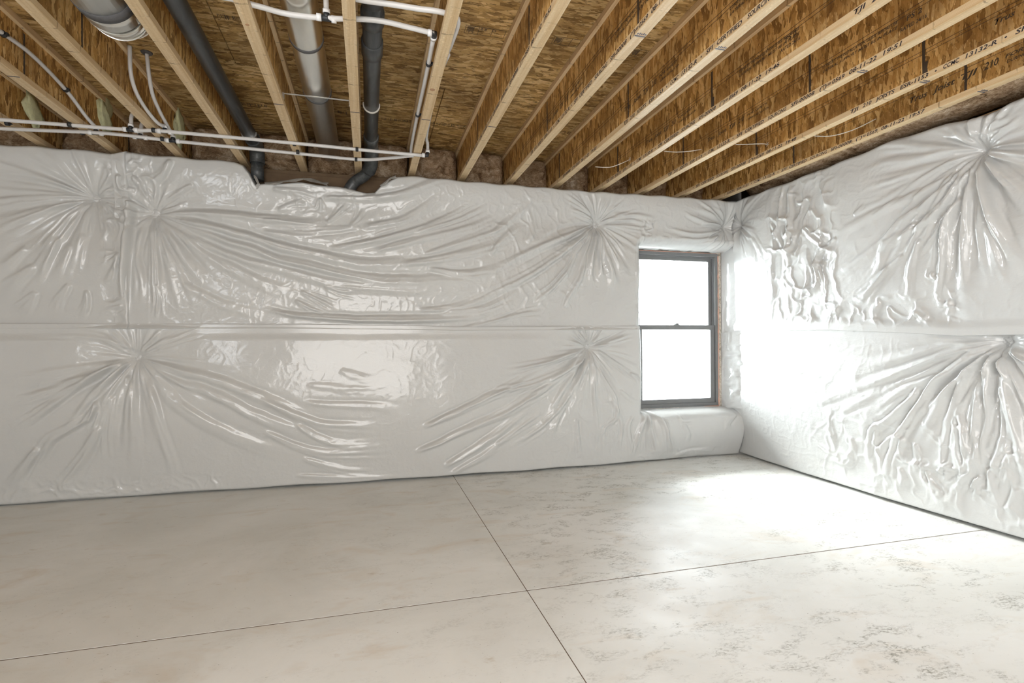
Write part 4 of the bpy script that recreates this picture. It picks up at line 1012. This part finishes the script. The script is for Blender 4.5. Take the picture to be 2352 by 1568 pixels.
MB().tube([(e[0]+.004, e[1]+.004, ZP+.03), (e[0]+.002, e[1]-.01, ZP+.08), (.385, e[1]-.15, 2.50), (.385, 3.0, 2.56), (.385, 2.6, 2.50)], PX, 12, sub=5).build('riser', M['pex'], L1)
def curved(label, pts, clips=()):
    t = thing('water_pipe', label, 'pipe', 'white water pipes'); MB().tube(pts, PX*.93, 12, sub=6).build('pipe', M['pex'], t)
    for c in clips: clip(t, *c, along='y')
    return t
xa = -1.665
qa = [at(x_, y_, 0, xa) for x_, y_ in ((0, 72), (75, 128), (150, 205), (190, 262))]
curved('curved white water pipe clipped on a joist web at the upper left', [(xa, 2.6, 2.50), (xa, qa[0][1], qa[0][2]), (xa, qa[1][1], qa[1][2]), (xa, qa[2][1], qa[2][2]), (-1.65, qa[3][1], qa[3][2]-.01), (c3[0], c3[1]+.004, ZP+.035)],
       [(xa, qa[0][1]+.02, qa[0][2]), (xa, qa[2][1], qa[2][2])])
def on_line(px, py, y): q = at(px, py, 1, y); return tuple(q)
curved('left of two curved white water pipes dropping from the deck behind the duct elbow', [tuple(at(298, 105, 2, ZC-.002)), on_line(300, 165, 3.36), on_line(312, 210, 3.42), on_line(335, 250, 3.54), on_line(362, 282, 3.66), (c2[0], c2[1]+.004, ZP+.035)])
curved('right of two curved white water pipes, coming through a grey grommet in the deck', [tuple(at(337, 122, 2, ZC-.002)), on_line(342, 170, 3.42), on_line(350, 215, 3.50), on_line(365, 252, 3.62), on_line(382, 284, 3.74), (c5[0], c5[1]+.004, ZP+.035)])
q = at(337, 120, 2, ZC)
MB().tube([(q[0], q[1], ZC-.008), (q[0], q[1], ZC-.001)], [.026, .030], 18).build('grommet', M['seal'], bpy.data.objects['water_pipe.004'] if 'water_pipe.004' in bpy.data.objects else L1)
ZU = 2.4535
def pu(px, py): q = at(px, py, 2, ZU); return (q[0], q[1], ZU)
T1 = thing('water_pipe', 'white water pipe with a tee crossing below the round ducts, nearer of the upper two', 'pipe', 'white water pipes')
tt_ = pu(750, 42)
MB().tube([(-1.2, 2.42, ZU), pu(470, -12), pu(580, 11), pu(660, 32), tt_, pu(860, 46), pu(940, 63), pu(996, 77)], PX, 14, sub=5).build('pipe', M['pex'], T1)
tee(T1, tt_, (0, -.2, .98))
MB().tube([(tt_[0], tt_[1]-.008, ZU+.03), (tt_[0], tt_[1]-.06, ZU+.16), (tt_[0], tt_[1]-.10, ZC-.002)], PX, 12, sub=4).build('riser', M['pex'], T1)
e2 = pu(998, 77)
ring_(T1, (e2[0]-.030, e2[1], ZU), (e2[0]-.012, e2[1], ZU)); MB().tube([(e2[0]-.015, e2[1], ZU), (e2[0], e2[1], ZU), (e2[0], e2[1]+.03, ZU)], .0135, 12).build('elbow_fitting', M['clip'], T1)
ring_(T1, (e2[0], e2[1]+.022, ZU), (e2[0], e2[1]+.042, ZU))
MB().tube([(e2[0], e2[1]+.02, ZU), (.292, 2.8, ZU), (.291, 3.3, ZU), (.293, 3.72, ZU-.01), (.295, 3.80, ZU-.03)], PX*.95, 12, sub=4).build('pipe_run', M['pex'], T1)
for yy in (2.62, 3.22): clip(T1, .292, yy, ZU, along='y')
T2 = thing('water_pipe', 'plain white water pipe crossing at the top of the photo above the black pipe', 'pipe', 'white water pipes')
MB().tube([(-1.0, 2.2, ZU), (-.5, 2.22, ZU), pu(745, -18), pu(830, 0), pu(900, 10), pu(960, 20), pu(1010, 27), (.372, pu(1010, 27)[1]+.03, ZU), (.374, 2.4, ZU), (.374, 2.55, ZU+.03)], PX, 14, sub=5).build('pipe', M['pex'], T2)

# black drain pipes
D1 = thing('drain_pipe', 'smooth slanting black drain pipe between two joists left of the long duct', 'pipe', 'black drain pipes')
ZD = 2.52; dr = .0445; xd = -.785
MB().tube([(xd+.01, 1.6, ZD+.02), (xd, 2.4, ZD+.01), (xd, 4.10, ZD)], dr, 28).build('pipe', M['abs'], D1)
MB().tube([(xd, 4.06, ZD), (xd, 4.16, ZD), (xd, 4.215, ZD-.02), (xd, 4.24, ZD-.07), (xd, 4.245, ZD-.10), (xd, 4.245, ZD-.115)], [.051]*6, 28, sub=4).build('elbow_fitting', M['abs'], D1)
MB().tube([(xd, 4.245, ZD-.11), (xd, 4.245, ZD-.24)], dr, 24).build('drop_pipe', M['abs'], D1)
MB().tube([(xd, 2.32, ZD+.011), (xd, 2.36, ZD+.010)], .050, 28).build('coupling', M['abs'], D1)
m_ = MB()
for k in range(15):
    a = PI+PI*k/14; m_.box(xd+.0465*math.cos(a)-.004, xd+.0465*math.cos(a)+.004, 3.945, 3.965, ZD+.0465*math.sin(a)-.0045, ZD+.0465*math.sin(a)+.0045)
m_.build('hanger_strap', M['strap'], D1)
D2 = thing('drain_pipe', 'jointed black drain pipe with couplings and an elbow at the wall', 'pipe', 'black drain pipes')
xe = .022
MB().tube([(xe, 1.6, ZD), (xe, 3.88, ZD)], dr, 28).build('pipe', M['abs'], D2)
for (ya, yb) in ((1.9, 2.30), (2.37, 2.46), (2.60, 2.72), (3.80, 3.90)):
    MB().tube([(xe, ya, ZD), (xe, ya+.006, ZD), (xe, yb-.006, ZD), (xe, yb, ZD)], [.0475, .052, .052, .0475], 28).build('coupling', M['abs'], D2)
MB().tube([(xe, 3.86, ZD), (xe, 3.96, ZD), (xe+.004, 4.05, ZD-.03), (xe, 4.13, ZD-.09), (xe-.02, 4.18, ZD-.13)], .051, 28, sub=5).build('elbow_fitting', M['abs'], D2)
MB().tube([(xe, 4.16, ZD-.11), (xe-.05, 4.20, ZD-.16), (xe-.12, 4.24, ZD-.20), (xe-.17, 4.26, ZD-.27), (xe-.20, 4.27, ZD-.34)], dr*.95, 24, sub=4).build('branch_pipe', M['abs'], D2)
q = at(852, 241, 2, ZD)
m_ = MB()
for k in range(22):
    a = PI*.95+PI*1.1*k/21; m_.box(xe+.0468*math.cos(a)-.004, xe+.0468*math.cos(a)+.004, q[1]-.005, q[1]+.005, ZD+.0468*math.sin(a)-.004, ZD+.0468*math.sin(a)+.004)
m_.build('hanger_strap', M['wire'], D2)

# round ducts
DU1 = thing('round_duct', 'short wide galvanised duct ending in an elbow at the upper left', 'duct', 'galvanised round ducts')
xq, zq, rq = -1.060, 2.540, .122
MB().tube([(xq, 1.2, zq), (xq, 2.54, zq)], rq, 40).build('duct_body', M['tin'], DU1)
P = []
for k in range(5):
    a = (PI/2)*k/4; P.append((xq, 2.64+.13*math.sin(a), zq+.13*(1-math.cos(a))))
m_ = MB()
for k in range(4): m_.tube([P[k], P[k+1]], rq-.001*(k % 2), 40, caps=True)
m_.tube([(xq, 2.54, zq), (xq, 2.645, zq)], rq-.001, 40)
m_.tube([P[4], (xq, 2.71, ZC-.002)], rq, 40) if P[4][2] < ZC-.01 else None
m_.build('duct_elbow', M['tin'], DU1)
MB().tube([(xq, 2.52, zq), (xq, 2.575, zq)], rq+.002, 40).build('sealed_seam', M['seal'], DU1)
for k in (1, 2):
    a = Vector(P[k]); t_ = (Vector(P[k+1])-Vector(P[k-1])).normalized(); MB().tube([a-t_*.003, a+t_*.003], rq+.003, 40).build('bead', M['tin'], DU1)
DU2 = thing('round_duct', 'long narrow galvanised duct running into the wall insulation', 'duct', 'galvanised round ducts')
xr_, zr_, rr_ = -.285, 2.56, .078
MB().tube([(xr_, 1.4, zr_), (xr_, 4.30, zr_)], rr_, 40).build('duct_body', M['tin'], DU2)
for yy in (2.72, 3.28):
    MB().tube([(xr_, yy-.012, zr_), (xr_, yy+.012, zr_)], rr_+.002, 40).build('sealed_seam', M['seal'], DU2)
q1 = at(650, 218, 2, 2.462); q2 = at(806, 238, 2, 2.462)
tag(MB().box(-.456, -.1, q1[1]-.006, q1[1]+.006, 2.470, 2.4725).box(-.458, -.449, q1[1]-.008, q1[1]+.008, 2.4405, 2.4735).box(-.104, -.099, q1[1]-.008, q1[1]+.008, 2.4405, 2.4735).build('hanger_strap', M['strap']),
    'thin metal strap stretched across below the long round duct', 'strap')

# wires left hanging between the joists
for (a, b_, lab) in (((1.981, 4.05, 2.566), (2.3, 4.0, 2.57), 'leftmost hanging white wire between joists, with a frayed end'), ((2.381, 3.62, 2.575), (2.72, 3.5, 2.58), 'second hanging white wire from the left, below a joist flange'),
                     ((2.787, 3.30, 2.52), (2.9, 3.2, 2.5), 'short white wire with a splayed tip, third from the left'), ((3.19, 2.9, 2.6), (3.2, 2.6, 2.5), 'rightmost hanging white wire, nearest the right wall')): pass
WR = [([(1367, 383), (1400, 384), (1425, 376), (1447, 366)], 8, 'leftmost loose white wire between the joists, with a frayed tip'),
      ([(1525, 347), (1555, 349), (1585, 347), (1611, 343)], 9, 'second loose white wire from the left, lying nearly level'),
      ([(1690, 332), (1720, 331), (1750, 330), (1763, 331)], 10, 'third loose white wire from the left, short with a splayed tip'),
      ([(1870, 312), (1910, 312), (1960, 298), (2012, 273)], 11, 'rightmost loose white wire, curving up to a dark hole in the web')]
for pts, ji, lab in WR:
    xw = X0+SP*ji+.0205; P = []
    nn = len(pts)
    for k, (px, py) in enumerate(pts):
        xx = xw-.30*(1-k/(nn-1))-.001; P.append(tuple(at(px, py, 0, xx)))
    tag(MB().tube(P, .0028, 8, sub=5).build('loose_wire', M['wire']), lab, 'wire', 'loose wires between the joists')
    if ji in (8, 10):
        e_ = Vector(P[-1]); o_ = bpy.data.objects[[o.name for o in COL.objects if o.name.startswith('loose_wire')][-1]]
        m_ = MB()
        for k in range(5):
            a = k*1.25; m_.tube([e_, e_+Vector((-.004, .016*math.cos(a), .016*math.sin(a)))], .0016, 6)
        m_.build('frayed_tip', M['wire'], o_)

# torn foil facing showing at the dip of the blanket
def foil(pts, w, label, dy=.0):
    pts = [(p[0], p[1]+.004, p[2]-.023) for p in pts]      # tucked behind the blanket's upper edge
    bm = bmesh.new(); V = []
    for k, p in enumerate(pts):
        row = []
        for i in range(5):
            j = .006*math.sin(k*2.1+i*1.7)
            row.append(bm.verts.new((p[0]+j, p[1]+j+dy*i/4, p[2]+w*(i/4-.5)+.004*math.cos(k*3+i))))
        V.append(row)
    for k in range(len(pts)-1):
        for i in range(4): bm.faces.new((V[k][i], V[k+1][i], V[k+1][i+1], V[k][i+1]))
    bmesh.ops.solidify(bm, geom=bm.faces[:], thickness=.001)
    me = bpy.data.meshes.new('foil_scrap'); bm.to_mesh(me); bm.free()
    tag(finish('foil_scrap', me, M['foil']), label, 'foil', 'torn foil facing at the top of the blanket')
foil([tuple(at(x_, y_, 1, 4.135)) for x_, y_ in ((606, 409), (630, 409), (655, 406), (680, 402), (695, 399), (715, 403), (738, 409), (752, 412))], .04, 'silvery torn foil edge on top of the blanket between the drain pipes', .07)
foil([tuple(at(x_, y_, 1, 4.12)) for x_, y_ in ((874, 417), (885, 410), (897, 401), (910, 396))], .034, 'small silvery foil edge right of the blanket dip', .05)
foil([tuple(at(x_, y_, 1, 4.15)) for x_, y_ in ((583, 396), (588, 404), (594, 413), (588, 421))], .03, 'copper coloured foil flap at the torn blanket corner', .02)
# loose boards and a thin pipe behind the torn top
tag(MB().box(-.95, .15, 4.335, 4.348, 2.20, 2.374, .002).build('backing_board', M['oldwood']), 'brown board on the wall behind the torn blanket top', 'board')

for o in bpy.data.objects:
    if o.name.split('.')[0] in ('printed_lettering', 'web_lettering', 'web_joint', 'printed_line', 'printed_stamp', 'marker_line'): o['kind'] = 'stuff'
